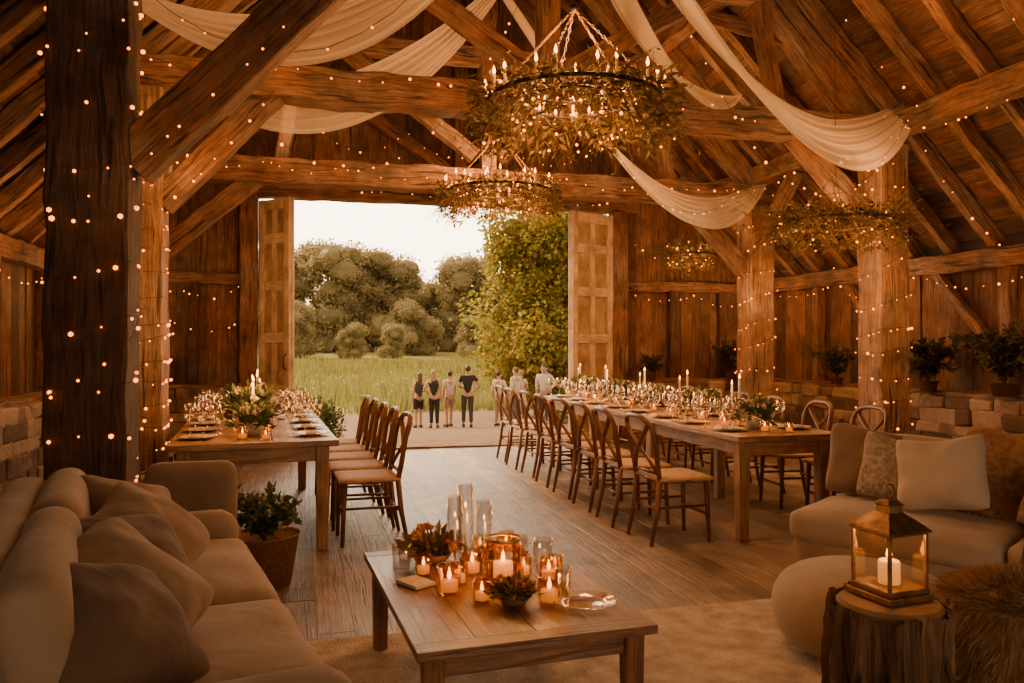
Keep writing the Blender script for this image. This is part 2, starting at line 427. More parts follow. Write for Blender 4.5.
for yy in (-.5,1.3,3.1,4.9,6.4,7.9,9.4):
    for xx in (XR-.08,XL+.08):
        beam('wall_stud',(xx,yy,.91),(xx,yy,2.2),.12,.12,BEAM,'vertical oak stud on the plank side wall','beam','wall studs')
for xx in (5.3,6.1,-1.3,-2.0):
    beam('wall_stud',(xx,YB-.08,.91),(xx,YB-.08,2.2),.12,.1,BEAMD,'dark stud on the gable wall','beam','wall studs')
for yy in (6.55,8.05):
    beam('diagonal_brace',(XR-.1,yy,1.35),(XR-.1,yy+.75,2.2),.09,.1,BEAM,'diagonal brace on the plank side wall','beam','wall braces')
for xx in (-.63,4.43):
    beam('door_post',(xx,YB-.1,0),(xx,YB-.1,3.3),.22,.22,BEAM,'squared oak post framing the open doorway','post','door posts')
# timber frames
def post(x,y,top,w,label,mat=BEAM):
    return beam('timber_post',(x,y,0),(x,y,top),w,w,mat,label,'post','main timber posts',jit=.014)
post(-1.04,4.6,3.45,.38,'massive rough oak post, shade-darkened, wrapped in fairy lights',BEAMD)
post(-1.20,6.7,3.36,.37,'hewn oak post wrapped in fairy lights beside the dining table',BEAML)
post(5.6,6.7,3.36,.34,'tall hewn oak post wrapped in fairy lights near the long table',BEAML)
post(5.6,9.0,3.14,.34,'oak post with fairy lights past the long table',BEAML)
post(-1.6,9.0,3.14,.28,'oak post near the gable wall')
def tie(y,z,x0=-1.6,x1=5.95,h=.27):
    beam('tie_beam',(x0,y,z),(x1,y,z),.25,h,BEAM,'long horizontal oak tie beam spanning the barn','beam','tie beams',jit=.024)
tie(6.7,3.5); tie(9.0,3.28,-1.95,5.95); tie(4.6,4.5,-.2,4.4)
def br(a,b,w=.17,h=.19,lab='oak knee brace between post and tie beam',g='knee braces'):
    beam('knee_brace',a,b,w,h,BEAM,lab,'beam',g)
br((-.87,4.6,2.35),(1.05,4.6,4.42),.2,.24)
br((-1.05,6.7,2.5),(-.2,6.7,3.42)); br((5.5,6.7,2.5),(4.6,6.7,3.42))
br((5.5,9,2.3),(4.6,9,3.2)); br((-1.5,9,2.3),(-.45,9,3.2))
for y0,y1,x in ((6.8,7.6,5.6),(9.1,9.9,5.6),(8.9,8.1,5.6),(6.8,7.5,-1.2)):
    br((x,y0,2.7),(x,y1,3.45),.13,.15)
beam('arcade_plate',(5.6,YF,3.53),(5.6,YB,3.53),.20,.22,BEAM,'long oak arcade plate running along the post tops','beam','arcade plates')
beam('arcade_plate',(-1.3,YF,3.53),(-1.3,YB,3.53),.20,.22,BEAM,'long oak arcade plate running along the post tops','beam','arcade plates')
beam('ridge_beam',(XM,YF,roofz(XM)-.12),(XM,YB,roofz(XM)-.12),.16,.24,BEAM,'oak ridge beam at the top of the roof','beam')
for xx in (4.1,.1):
    beam('purlin',(xx,YF,roofz(xx)-.24),(xx,YB,roofz(xx)-.24),.18,.2,BEAM,'heavy oak purlin under the rafters','beam','purlins')
y=YF+.2
while y<YB+.1:
    for s in (1,-1):
        xe=XM+s*(XR+.2-XM); 
        beam('rafter',(xe,y,roofz(xe)-.02),(XM+s*.04,y+U(-.03,.03),roofz(XM)-.04),.10,.14,BEAM,'common roof rafter of weathered timber','beam','common rafters',jit=.012)
    y+=.56
for yy,zt in ((4.6,4.5),(6.7,3.5),(9.0,3.28),(10.6,3.42)):
    for s in (1,-1):
        xa=XM+s*3.45
        beam('principal_rafter',(xa,yy,roofz(xa)-.3),(XM+s*.1,yy,roofz(XM)-.3),.19,.22,BEAM,'thick principal rafter of the roof truss','beam','principal rafters')
        if zt<4:
            beam('truss_strut',(XM+s*.15,yy,zt+.3),(XM+s*1.9,yy,roofz(XM+s*1.9)-.4),.15,.16,BEAM,'diagonal oak strut in the roof truss','beam','truss struts')
            beam('truss_strut',(XM+s*2.3,yy,zt+.1),(XM+s*2.1,yy,roofz(XM+s*2.1)-.4),.14,.14,BEAM,'upright oak strut in the roof truss','beam','truss struts')
    beam('collar_beam',(XM-2.1,yy,roofz(XM+2.1)-.35),(XM+2.1,yy,roofz(XM+2.1)-.35),.15,.2,BEAM,'collar beam tying the roof truss','beam','collar beams')
    beam('king_post',(XM,yy,zt+.1),(XM,yy,roofz(XM)-.3),.18,.18,BEAM,'upright king post of the roof truss','beam','king posts')
for ya in (6.7,4.6,9.0):
    for xx in (4.1,.1):
        beam('wind_brace',(xx+(.55 if xx>2 else -.55),ya,roofz(xx)-.85),(xx,ya+.9,roofz(xx)-.3),.1,.14,BEAM,'slanting wind brace under the roof','beam','wind braces')
# ---------------------------------------------------------------- door leaves
def leafdoor(n,hinge,free,H=3.2):
    h=Vector((*hinge,0)); f=Vector((*free,0)); L=(f-h).length
    a=math.atan2((f-h).y,(f-h).x)
    e=empty('door_%d'%n); e.location=(h.x,h.y,.04); e.rotation_euler=(0,0,a); struct(e,'tall pale panelled barn door leaf standing open')
    mb=MB()
    mb.box((L/2,0,H/2),(L,.02,H),grain=2); mb.done('panel',DOORP,e)
    mb=MB()
    for xx in (.05,L-.05): mb.box((xx,0,H/2),(.1,.10,H))
    for zz in (.08,.80,1.45,2.10,2.70,H-.07): mb.box((L/2,0,zz),(L-.2,.095,.13))
    mb.box((L/2,0,H/2),(.09,.09,H-.2))
    mb.done('door_frame',DOOR,e,bevel=.012)
    mb=MB(); mb.tube([(L-.05,-.045,1.05),(L-.05,-.09,1.08),(L-.05,-.09,1.22),(L-.05,-.045,1.25)],.009); mb.done('handle',IRON,e,True)
leafdoor(1,(-.48,10.66),(-.10,10.28)); leafdoor(2,(4.3,10.66),(3.57,10.3))

# ---------------------------------------------------------------- outside ground
def gz(y):
    P=[(10.8,-.03),(14,-.22),(23,-1.04),(38,-1.5),(60,-1.5),(110,.1),(160,1.2),(300,3.5)]
    if y<=P[0][0]: return P[0][1]
    for (a,b),(c,d) in zip(P,P[1:]):
        if y<=c:
            t=(y-a)/(c-a); return b+(d-b)*t
    return P[-1][1]
mb=MB(); ys=[10.85]; 
while ys[-1]<300: ys.append(ys[-1]+max(.5,(ys[-1]-10)*.06))
xs=[-200,-120,-80,-50,-35,-25]+[-20+i for i in range(51)]+[35,45,60,90,150,250]
G=[[mb.bm.verts.new((x,y,gz(y)+(noise.noise(Vector((x*.2,y*.2,0)))*.06 if y>12 else 0))) for x in xs] for y in ys]
for i in range(len(ys)-1):
    for j in range(len(xs)-1): mb.bm.faces.new((G[i][j],G[i][j+1],G[i+1][j+1],G[i+1][j]))
GM,nt,b=newmat('meadow_and_gravel'); L=nt.links
tc=nd(nt,'ShaderNodeTexCoord'); sx=nd(nt,'ShaderNodeSeparateXYZ'); L.new(tc.outputs['Object'],sx.inputs[0])
nz=nd(nt,'ShaderNodeTexNoise'); nz.inputs['Scale'].default_value=.35; nz.inputs['Detail'].default_value=5; L.new(tc.outputs['Object'],nz.inputs['Vector'])
ma=nd(nt,'ShaderNodeMath',operation='MULTIPLY_ADD'); ma.inputs[1].default_value=9; L.new(nz.outputs['Fac'],ma.inputs[0]); L.new(sx.outputs['Y'],ma.inputs[2])
mr=nd(nt,'ShaderNodeMapRange'); mr.inputs['From Min'].default_value=36.5; mr.inputs['From Max'].default_value=38.5; L.new(ma.outputs[0],mr.inputs['Value'])
ng=nd(nt,'ShaderNodeTexNoise'); ng.inputs['Scale'].default_value=3; ng.inputs['Detail'].default_value=10; ng.inputs['Roughness'].default_value=.8; L.new(tc.outputs['Object'],ng.inputs['Vector'])
rg=ramp(nt,[(.3,(.12,.072,.043)),(.7,(.30,.20,.128))]); L.new(ng.outputs['Fac'],rg.inputs['Fac'])
nm=nd(nt,'ShaderNodeTexNoise'); nm.inputs['Scale'].default_value=.1; nm.inputs['Detail'].default_value=9; nm.inputs['Roughness'].default_value=.7; L.new(tc.outputs['Object'],nm.inputs['Vector'])
rm=ramp(nt,[(.3,(.15,.175,.045)),(.5,(.28,.26,.085)),(.7,(.44,.35,.15))]); L.new(nm.outputs['Fac'],rm.inputs['Fac'])
mx=nd(nt,'ShaderNodeMix',data_type='RGBA'); L.new(mr.outputs[0],mx.inputs[0]); L.new(rg.outputs[0],mx.inputs[6]); L.new(rm.outputs[0],mx.inputs[7]); L.new(mx.outputs[2],b.inputs['Base Color'])
b.inputs['Roughness'].default_value=.95
bp=nd(nt,'ShaderNodeBump'); bp.inputs['Strength'].default_value=.6; bp.inputs['Distance'].default_value=.04; L.new(ng.outputs['Fac'],bp.inputs['Height']); L.new(bp.outputs[0],b.inputs['Normal'])
struct(mb.done('ground',GM,smooth=True),'gravel yard running into an open meadow')
mb=MB()
for i in range(19000):
    y=31+ (R()**1.5)*60; x=U(-9,26)+ (y-35)*.1
    dens=noise.noise(Vector((x*.25,y*.25,4)))+.5*noise.noise(Vector((x*.9,y*.9,8)))
    if y<36 and dens<.1: continue
    z=gz(y)
    hh=U(.35,1.1)*(.75+.9*max(-.6,dens))*(.6 if y<36 else 1)
    for q in range(3):
        a=U(0,6.28); w=.03+.02*R(); dx,dy=math.cos(a)*w,math.sin(a)*w; lx,ly=U(-.2,.2),U(-.2,.2)
        bx,by=x+U(-.2,.2),y+U(-.2,.2)
        mb.quadpoly([(bx-dx,by-dy,z-.05),(bx+dx,by+dy,z-.05),(bx+lx,by+ly,z+hh)])
o=mb.done('meadow_grass',GRASSM,smooth='leaf'); T(o,'tall green wild grass at the meadow edge','grass'); o['kind']='stuff'
mb=MB()
for i in range(350):
    y=U(35,60); x=U(-9,24); z=gz(y)+U(.35,.9); 
    for q in range(3): mb.leaf((x,y,z),(U(-1,1),U(-1,1),U(0,1)),.10,.8)
o=mb.done('meadow_flowers',PETAL,smooth='leaf'); o['kind']='stuff'; T(o,'pale wildflowers scattered through the meadow grass','flowers')
# trees
def treefn(mat,H,Rc,nb,nl,ls,seed,barkh=.25,inner=.8):
    def f():
        rs=random.Random(seed); e=empty('tree')
        mb=MB(); mb.tube([(0,0,-.3),(.1,0,H*.2),(0,.1,H*.45),(0.05,0,H*.7)],[H*.03,H*.022,H*.016,H*.006],8)
        for q in range(5):
            a=rs.uniform(0,6.28); mb.tube([(0.05,0,H*(.25+.08*q)),(math.cos(a)*Rc*.4,math.sin(a)*Rc*.4,H*(.4+.08*q)),(math.cos(a)*Rc*.7,math.sin(a)*Rc*.7,H*(.5+.08*q))],[H*.012,H*.007,H*.003],6)
        mb.done('trunk',BARK,e,True)
        mb=MB(); 
        for q in range(nb):
            a=rs.uniform(0,6.28); zz=rs.uniform(barkh,.88); rad=Rc*(1-.75*abs(zz-.5)**1.1)*rs.uniform(.15,.75)
            br_=Rc*rs.uniform(.22,.40)*(1.1-zz*.35); c=Vector((math.cos(a)*rad,math.sin(a)*rad,H*zz))
            if inner: mb.ball(c,br_*inner,2,(1,1,.85),.35,q)
            for i in range(nl):
                d=Vector((rs.gauss(0,1),rs.gauss(0,1),rs.gauss(0,1))).normalized()
                k=1+.35*noise.noise(d*2+Vector((q,0,0)))
                p=c+Vector((d.x,d.y,d.z*.85))*br_*k*rs.uniform(.65,1.28)
                mb.leaf(p,(d.x+rs.uniform(-.9,.9),d.y+rs.uniform(-.9,.9),d.z+rs.uniform(-1,.3)),ls*rs.uniform(.6,1.3),.7)
        mb.done('foliage',mat,e,smooth='leaf')
        T(e,'full leafy tree with rounded crown at the meadow edge','tree','meadow trees')
        return e
    return f
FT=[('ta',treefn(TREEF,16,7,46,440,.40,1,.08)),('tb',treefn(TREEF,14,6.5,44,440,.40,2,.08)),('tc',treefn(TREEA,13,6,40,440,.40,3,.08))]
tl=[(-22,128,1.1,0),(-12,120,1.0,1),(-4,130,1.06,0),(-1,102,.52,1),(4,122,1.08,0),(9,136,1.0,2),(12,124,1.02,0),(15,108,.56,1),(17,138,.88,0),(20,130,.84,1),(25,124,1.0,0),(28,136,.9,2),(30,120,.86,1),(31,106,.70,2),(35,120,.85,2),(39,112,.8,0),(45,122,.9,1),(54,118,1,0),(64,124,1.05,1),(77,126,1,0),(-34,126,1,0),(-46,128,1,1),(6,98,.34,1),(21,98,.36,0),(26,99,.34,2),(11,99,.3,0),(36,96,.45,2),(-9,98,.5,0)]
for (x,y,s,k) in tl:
    lab={0:'broad green leafy tree beyond the meadow',1:'rounded haze-paled green tree beyond the meadow',2:'autumn tinted tree beyond the meadow'}[k]
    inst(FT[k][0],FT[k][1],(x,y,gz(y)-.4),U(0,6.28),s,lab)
nt_=treefn(TREEN,8.2,3.3,46,1300,.16,9,.10,.4)
inst('near',nt_,(8.75,27.2,gz(27.2)),.7,1,'large golden green leafy tree just outside the barn')
inst('near',nt_,(14.4,32,gz(32)),2.2,1.05,'golden green leafy tree further along the yard')
def bushfn():
    e=empty('bush'); mb=MB()
    mb.ball((0,0,.35),.34,2,(1,1,.8),.4,2); 
    for i in range(1800):
        d=Vector((U(-1,1),U(-1,1),U(-.4,1))).normalized(); mb.leaf(Vector((0,0,.35))+d*U(.3,.58),d+Vector((U(-.6,.6),U(-.6,.6),U(-.2,.8))),U(.06,.12))
    mb.done('foliage',LEAFG,e,smooth='leaf'); 
    mb=MB(); mb.tube([(0,0,-.1),(0,0,.3)],.03); mb.done('stem',BARK,e)
    return T(e,'low green leafy shrub beside the doorway','bush','yard shrubs')
for (x,y,s) in ((.15,11.6,.8),(-.5,12.2,1.1),(5.4,14,1.3),(6.9,17,1.6),(8.3,21,1.6),(-.2,15,.7)):
    inst('bush',bushfn,(x,y,gz(y)),U(0,6),s)

# ---------------------------------------------------------------- dining chair
def sgp(v,p): return math.copysign(abs(v)**p,v)
def chair():
    e=empty('dining_chair')
    mb=MB(); mb.soft((.45,.43,.035),.017,0,5,(0,0,.455)); mb.done('seat',RATTAN,e,True)
    mb=MB(); mb.tube([(.215*math.cos(a),.205*math.sin(a),.445) for a in [2*math.pi*k/20 for k in range(20)]],.016,6,closed=True)
    mb.tube([(-.18,.17,.2),(.18,.17,.2)],.01,6); mb.tube([(-.18,-.2,.24),(.18,-.2,.24)],.01,6)
    for sx in (-1,1): mb.tube([(sx*.18,.17,.26),(sx*.185,-.205,.26)],.01,6)
    mb.done('stretcher',CHAIRW,e,True)
    for sx in (-1,1):
        mb=MB(); mb.tube([(sx*.185,.185,0),(sx*.18,.175,.25),(sx*.175,.165,.45)],[.014,.018,.021],8); mb.done('leg',CHAIRW,e,True)
        mb=MB(); mb.tube([(sx*.195,-.27,0),(sx*.19,-.225,.22),(sx*.19,-.2,.46)],[.014,.018,.021],8); mb.done('leg',CHAIRW,e,True)
    mb=MB(); pts=[(-.19,-.2,.44),(-.20,-.225,.58)]
    for k in range(17):
        a=math.pi-math.pi*k/16; s_=math.sin(a); pts.append((.212*sgp(math.cos(a),.62),-.25-.055*s_,.74+.155*max(0,s_)**.7))
    pts+=[(.20,-.225,.58),(.19,-.2,.44)]; mb.tube(pts,.019,8)
    for sx in (-1,1):
        mb.tube([(sx*.185,-.215,.5),(sx*.10,-.25,.60),(0,-.275,.68),(-sx*.11,-.285,.77),(-sx*.185,-.29,.85)],.019,6,.45)
    mb.tube([(-.19,-.207,.5),(0,-.222,.5),(.19,-.207,.5)],.013,6)
    mb.done('backrest',CHAIRW,e,True)
    return T(e,'brown bentwood cross-back dining chair with woven seat','chair','cross-back dining chairs')
def table(L,W,label,legs=2):
    e=empty('dining_table'); mb=MB(); n=5
    for i in range(n): mb.box((-W/2+W*(i+.5)/n,0,.74),(W/n-.004,L-.24,.04),grain=1)
    for s in (-1,1): mb.box((0,s*(L/2-.06),.74),(W,.118,.042),grain=0)
    mb.done('tabletop',TABLE,e,bevel=.004)
    mb=MB(); 
    for s in (-1,1):
        mb.box((s*(W/2-.1),0,.665),(.03,L-.3,.11)); mb.box((0,s*(L/2-.13),.665),(W-.2,.03,.11))
    mb.done('apron',TABLE,e,bevel=.003)
    for i in range(legs):
        yy=-(L/2-.13)+(L-.26)*i/(legs-1)
        for s in (-1,1):
            mb=MB(); mb.box((s*(W/2-.1),yy,.36),(.09,.09,.72),taper=.8); mb.done('leg',TABLE,e,bevel=.006)
    return T(e,label,'table')
t=table(4.7,.86,'long rustic wooden banquet table set for dinner',4); t.location=(3.38,7.3,0)
t=table(2.7,1.08,'rustic wooden dining table set beside the oak post',2); t.location=(-.355,6.80,0); t.rotation_euler=(0,0,math.radians(3))
H90=math.pi/2
for i in range(8): inst('ch',chair,(2.62+U(-.03,.03),5.3+.59*i,0),-H90+U(-.06,.06))
for i in range(7): inst('ch',chair,(4.16+U(-.03,.05),5.5+.64*i,0),H90+U(-.1,.1))
for i in range(5): inst('ch',chair,(.46-.03*i,5.82+.52*i,0),H90+U(-.05,.05))
for (x,y) in ((-1.28,6.0),(-1.28,7.45),(-1.32,8.0)): inst('ch',chair,(x,y,0),-H90+U(-.06,.06))
# ---------------------------------------------------------------- tableware
def plate():
    e=empty('dinner_plate'); mb=MB(); mb.lathe([(0,.004),(.07,.004),(.085,.010),(.125,.017),(.128,.020),(.085,.015),(.07,.009),(0,.009)],24); mb.done('plate_body',CERAM,e,True)
    mb=MB(); mb.soft((.07,.17,.014),.006,.004,5,(0,0,.018),wr=.002); mb.done('napkin',NAPK,e,True)
    return T(e,'white ceramic dinner plate with folded linen napkin','plate','place settings')
def wine():
    mb=MB(); mb.lathe([(0,0),(.033,.001),(.033,.003),(.005,.008),(.004,.085),(.012,.095),(.034,.125),(.038,.15),(.032,.20),(.031,.20),(.036,.15),(.031,.127),(.01,.10),(0,.097)],14)
    return T(mb.done('wine_glass',GLASS,None,True),'clear stemmed wine glass on the table','wine glass','wine glasses')
def flameat(mb,z,s=1,c=(0,0)): mb.lathe([(0,z),(.006*s,z+.008*s),(.007*s,z+.014*s),(.004*s,z+.026*s),(0,z+.038*s)],8,(c[0],c[1],0))
def taper():
    e=empty('candlestick'); mb=MB(); mb.lathe([(0,0),(.04,0),(.04,.006),(.012,.014),(.008,.06),(.014,.075),(.014,.09),(0,.09)],12); mb.done('candle_holder',BRASS,e,True)
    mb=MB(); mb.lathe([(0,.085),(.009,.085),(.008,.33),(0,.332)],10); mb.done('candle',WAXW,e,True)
    mb=MB(); flameat(mb,.335,1.1); mb.done('flame',FLAME,e,True)
    return T(e,'white taper candle in a slim brass candlestick','candlestick','taper candles')
def votive():
    e=empty('votive_candle'); mb=MB(); mb.lathe([(0,0),(.036,0),(.042,.09),(.039,.09),(.033,.008),(0,.008)],16); mb.done('glass_cup',AMBER,e,True)
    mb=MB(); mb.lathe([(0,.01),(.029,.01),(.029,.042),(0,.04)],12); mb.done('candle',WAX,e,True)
    mb=MB(); flameat(mb,.044,1.1); mb.done('flame',FLAME,e,True)
    return T(e,'glowing votive candle in a clear glass cup','candle','votive candles')
def blossom(e,c,d,n,s,mat):
    mb=MB()
    for q in range(n): mb.leaf(c,Vector(d)*.9+Vector((U(-1,1),U(-1,1),U(-1,1)))*.9,s,.9)
    mb.done('flower',mat,e,smooth='leaf')
def centerp():
    e=empty('flower_centerpiece'); mb=MB(); mb.lathe([(0,0),(.06,0),(.085,.05),(.09,.09),(.08,.09),(0,.07)],14); mb.done('bowl',CERAM,e,True)
    mb=MB()
    for i in range(320):
        d=Vector((U(-1,1),U(-1,1),U(-.1,1))).normalized(); mb.leaf(Vector((0,0,.09))+d*U(.03,.18),d+Vector((U(-.5,.5),U(-.5,.5),U(-.3,.4))),U(.035,.08))
    mb.done('foliage',LEAFG,e,smooth='leaf')
    for i in range(24):
        d=Vector((U(-1,1),U(-1,1),U(0,1))).normalized(); blossom(e,Vector((0,0,.11))+Vector((d.x*.14,d.y*.14,d.z*.12))*U(.8,1.25),d,12,U(.026,.044),PETAL)
    return T(e,'low bowl of blush and cream flowers on the table','flowers','table centerpieces')
def settings(cx,cy,rz,W,L,n,off0):
    c,s=math.cos(rz),math.sin(rz)
    def P(x,y,z=.762): return (cx+c*x-s*y,cy+s*x+c*y,z)
    for side in (-1,1):
        for i in range(n):
            yy=-L/2+off0+(L-2*off0)*i/(n-1)
            inst('plate',plate,P(side*(W/2-.16),yy),rz+U(-.1,.1))
            inst('wine',wine,P(side*(W/2-.28),yy+.17),0,U(1.05,1.25))
            inst('wine',wine,P(side*(W/2-.19),yy+.23),0,U(.95,1.15))
            inst('wine',wine,P(side*(W/2-.30),yy+.26),0,U(.85,1.0))
            inst('wine',wine,P(side*(W/2-.10),yy+.27),0,U(.95,1.1))
    m=int(L/.85)
    for i in range(m):
        yy=-L/2+.45+(L-.9)*i/(m-1)
        inst('cp',centerp,P(U(-.02,.02),yy),U(0,6),U(.85,1.0))
        inst('taper',taper,P(U(-.03,.03),yy+.22),0,1.1); inst('taper',taper,P(U(-.06,.06),yy+.36),0,.95)
        inst('votive',votive,P(.1,yy+.29),0,.9); inst('votive',votive,P(-.08,yy-.22),0,.9)
        inst('votive',votive,P(.07,yy-.3),0,.8); inst('votive',votive,P(-.13,yy+.27),0,.8)
settings(3.38,7.3,0,.86,4.7,8,.38); settings(-.355,6.80,math.radians(3),1.08,2.7,5,.35)
inst('cp',centerp,(-.36,6.28,.762),1.0,1.3,'large bouquet of cream flowers and greenery on the table')
# ---------------------------------------------------------------- sofas
def sofa(label,mat,L=2.3,D=.95,arms=(1,1),nseat=2,bc=.17):
    e=empty('sofa'); aw=.2
    x0=-L/2+(aw if arms[0] else 0); x1=L/2-(aw if arms[1] else 0); 
    mb=MB(); mb.soft((L-.03,D-.06,.26),.04,0,8,(0,0,.19)); mb.done('base',mat,e,True)
    mb=MB(); mb.soft((x1-x0+.02,.2,.58),.09,0,12,(( x0+x1)/2,D/2-.10,.55),Matrix.Rotation(-.10,3,'X'),wr=.006); mb.done('backrest',mat,e,True)
    w=(x1-x0)/nseat
    for i in range(nseat):
        mb=MB(); mb.soft((w-.01,D-.16,.18),.06,.035,18,(x0+w*(i+.5),-.09,.385),wr=.014,seed=i); mb.done('seat_cushion',mat,e,True)
        mb=MB(); mb.soft((w-.02,bc,.42),.08,0,16,(x0+w*(i+.5),D/2-.245,.655),Matrix.Rotation(-.16,3,'X'),wr=.010,seed=i+5); mb.done('back_cushion',mat,e,True)
    for i,s in enumerate((-1,1)):
        if arms[i]:
            mb=MB(); mb.soft((aw,D-.02,.50),.09,0,12,(s*(L/2-aw/2),0,.34),wr=.008); mb.done('armrest',mat,e,True)
    for sx in (-1,1):
        for sy in (-1,1):
            mb=MB(); mb.box((sx*(L/2-.12),sy*(D/2-.1),.035),(.05,.05,.07),taper=.8); mb.done('leg',COFFEE,e)
    return T(e,label,'sofa')
ZR=.016
s=sofa('deep taupe linen sofa piled with cushions beside the oak post',LINEN); s.location=(-.535,2.97,ZR); s.rotation_euler=(0,0,math.radians(101.7))
s=sofa('light beige linen sofa beside the long dining table',LINEN2,L=2.4,arms=(0,1)); s.location=(3.66,3.16,0); s.rotation_euler=(0,0,math.radians(-61.9))
def cushion(loc,rz,tilt,w,h,t,mat,label,roll=0,seed=0):
    mb=MB(); mb.pillow(w,h,t,seed=seed); o=mb.done('throw_pillow',mat,None,True,sub=1)
    o.matrix_world=Matrix.Translation(loc)@Matrix.Rotation(rz,4,'Z')@Matrix.Rotation(tilt,4,'X')@Matrix.Rotation(roll,4,'Y')
    return T(o,label,'cushion','throw pillows')
def onsofa(cx,cy,ang,lx,ly,z):
    a=math.radians(ang); return (cx+math.cos(a)*lx-math.sin(a)*ly,cy+math.sin(a)*lx+math.cos(a)*ly,z)
A=101.7; ra=math.radians(A)
def cl(lx,ly,z,w,h,t,mat,lab,tilt=-.35,yaw=0,roll=0,seed=0): cushion(onsofa(-.535,2.97,A,lx,ly,z),ra+yaw,tilt,w,h,t,mat,lab,roll,seed)
cl(.64,.0,.67,.48,.46,.22,LINENM,'square taupe linen cushion leaning on the sofa arm',-.75,-.75,.35,1)
cl(.28,-.02,.67,.52,.48,.25,LINENM,'plump taupe linen cushion leaning on other cushions',-.85,-.70,-.35,2)
cl(-.06,.03,.66,.50,.46,.24,LINEND,'dark brown linen cushion in the middle of the sofa',-.80,-.70,.30,3)
cl(-.40,.04,.66,.52,.48,.24,LINENM,'taupe cushion between two brown cushions',-.85,-.65,-.25,4)
cl(-.72,.08,.65,.50,.46,.24,LINEND,'chocolate brown cushion resting near the sofa arm',-.80,-.60,.30,5)
A2=-61.9; rb=math.radians(A2)
def cr(lx,ly,z,w,h,t,mat,lab,tilt=-.3,yaw=0,roll=0,seed=0): cushion(onsofa(3.66,3.16,A2,lx,ly,z),rb+yaw,tilt,w,h,t,mat,lab,roll,seed)
cr(-1.0,.10,.70,.46,.46,.18,LINENM,'taupe cushion propped at the end of the sofa',-.3,.25,.05,6)
cr(-.78,-.0,.69,.42,.42,.17,GREYC,'flecked grey woven cushion on the sofa',-.35,.15,.08,7)
cr(-.50,-.10,.71,.5,.46,.20,LINENP,'large plain linen cushion with pointed corners',-.45,.1,-.15,8)
cr(.10,-.14,.67,.46,.44,.18,GREYC,'flecked grey cushion leaning on the sofa back',-.5,-.2,.1,9)
def throwb(name,mat,label,fn):
    mb=MB(); n,m=24,14; g=[[mb.bm.verts.new(fn(i/n,j/m)) for j in range(m+1)] for i in range(n+1)]
    for i in range(n):
        for j in range(m): mb.bm.faces.new((g[i][j],g[i+1][j],g[i+1][j+1],g[i][j+1]))
    for q in range(0,m*4):
        p=Vector(fn(0,q/(m*4))); mb.tube([p,p+Vector((0,U(-.01,.01),-.05))],.003,4)
    o=mb.done(name,mat,None,True); md=o.modifiers.new('S','SOLIDIFY'); md.thickness=.012; return T(o,label,'throw blanket')
def pathfn(path,u):
    t=u*(len(path)-1); i=min(int(t),len(path)-2); f=t-i
    return path[i][0]*(1-f)+path[i+1][0]*f, path[i][1]*(1-f)+path[i+1][1]*f
def thr(u,v):
    ly,z=pathfn([(-.02,.50),(.07,.60),(.12,.78),(.19,.92),(.36,.92),(.49,.89),(.53,.72),(.54,.55)],u)
    return onsofa(3.66,3.16,A2,-.46+v*.95,ly,z+.018*math.sin(v*17+u*3))
throwb('throw_blanket',KNIT,'brown knitted throw draped over the sofa back',thr)
def thr2(u,v):
    ly,z=pathfn([(-.52,.18),(-.51,.34),(-.47,.48),(-.36,.54),(-.2,.54),(-.05,.54)],u)
    return onsofa(3.66,3.16,A2,-.05+v*.6+.08*u,ly,z+.010*math.sin(v*20))
throwb('throw_blanket',LINEND,'dark brown blanket draped over the sofa seat edge',thr2)
# slipper chair
e=empty('slipper_chair'); mb=MB(); mb.soft((.5,.5,.26),.06,.02,8,(0,.0,.29)); mb.done('seat',LINENM,e,True)
mb=MB(); mb.soft((.46,.15,.38),.07,0,12,(0,-.18,.59),Matrix.Rotation(.08,3,'X'),wr=.008); mb.done('backrest',LINENM,e,True)
for sx in (-1,1):
    for sy in (-1,1): mb=MB(); mb.box((sx*.2,sy*.2,.1),(.04,.04,.2),taper=.7); mb.done('leg',COFFEE,e)
e.location=(-.58,4.74,0); e.rotation_euler=(0,0,.12); T(e,'low taupe upholstered slipper chair by the table end','chair')
# rug
mb=MB(); mb.box((1.45,1.9,.008),(3.6,3.9,.014)); o=mb.done('rug',RUG); T(o,'large cream woven area rug under the seating','rug')
# coffee table
e=empty('coffee_table'); W,Lc=.84,1.28; mb=MB()
for i in range(4): mb.box((-W/2+W*(i+.5)/4,0,.405),(W/4-.001,Lc-.16,.03),grain=1)
for s in (-1,1): mb.box((0,s*(Lc/2-.04),.405),(W,.078,.032),grain=0)
mb.done('tabletop',COFFEE,e,bevel=.003)
mb=MB()
for s in (-1,1): mb.box((s*(W/2-.06),0,.35),(.03,Lc-.16,.08)); mb.box((0,s*(Lc/2-.08),.35),(W-.14,.03,.08))
mb.done('apron',COFFEE,e,bevel=.003)
for sx in (-1,1):
    for sy in (-1,1): mb=MB(); mb.box((sx*(W/2-.065),sy*(Lc/2-.075),.195),(.07,.07,.39),taper=.85); mb.done('leg',COFFEE,e,bevel=.005)
e.location=(.74,3.14,ZR); e.rotation_euler=(0,0,math.radians(3)); T(e,'low rectangular dark wood coffee table with candles','coffee table')
ZC=.4375
for (x,y,s) in ((.56,3.05,1.2),(.90,2.84,1.15),(.70,3.28,1.1),(.98,3.10,1.05),(.62,3.66,1.0),(.93,3.60,1.0),(.90,3.20,.95),(.66,2.92,.9),(.80,3.58,.95),(.62,3.16,.9),(1.04,3.20,.85),(.50,3.32,.9)): inst('votive',votive,(x,y,ZC),0,s)
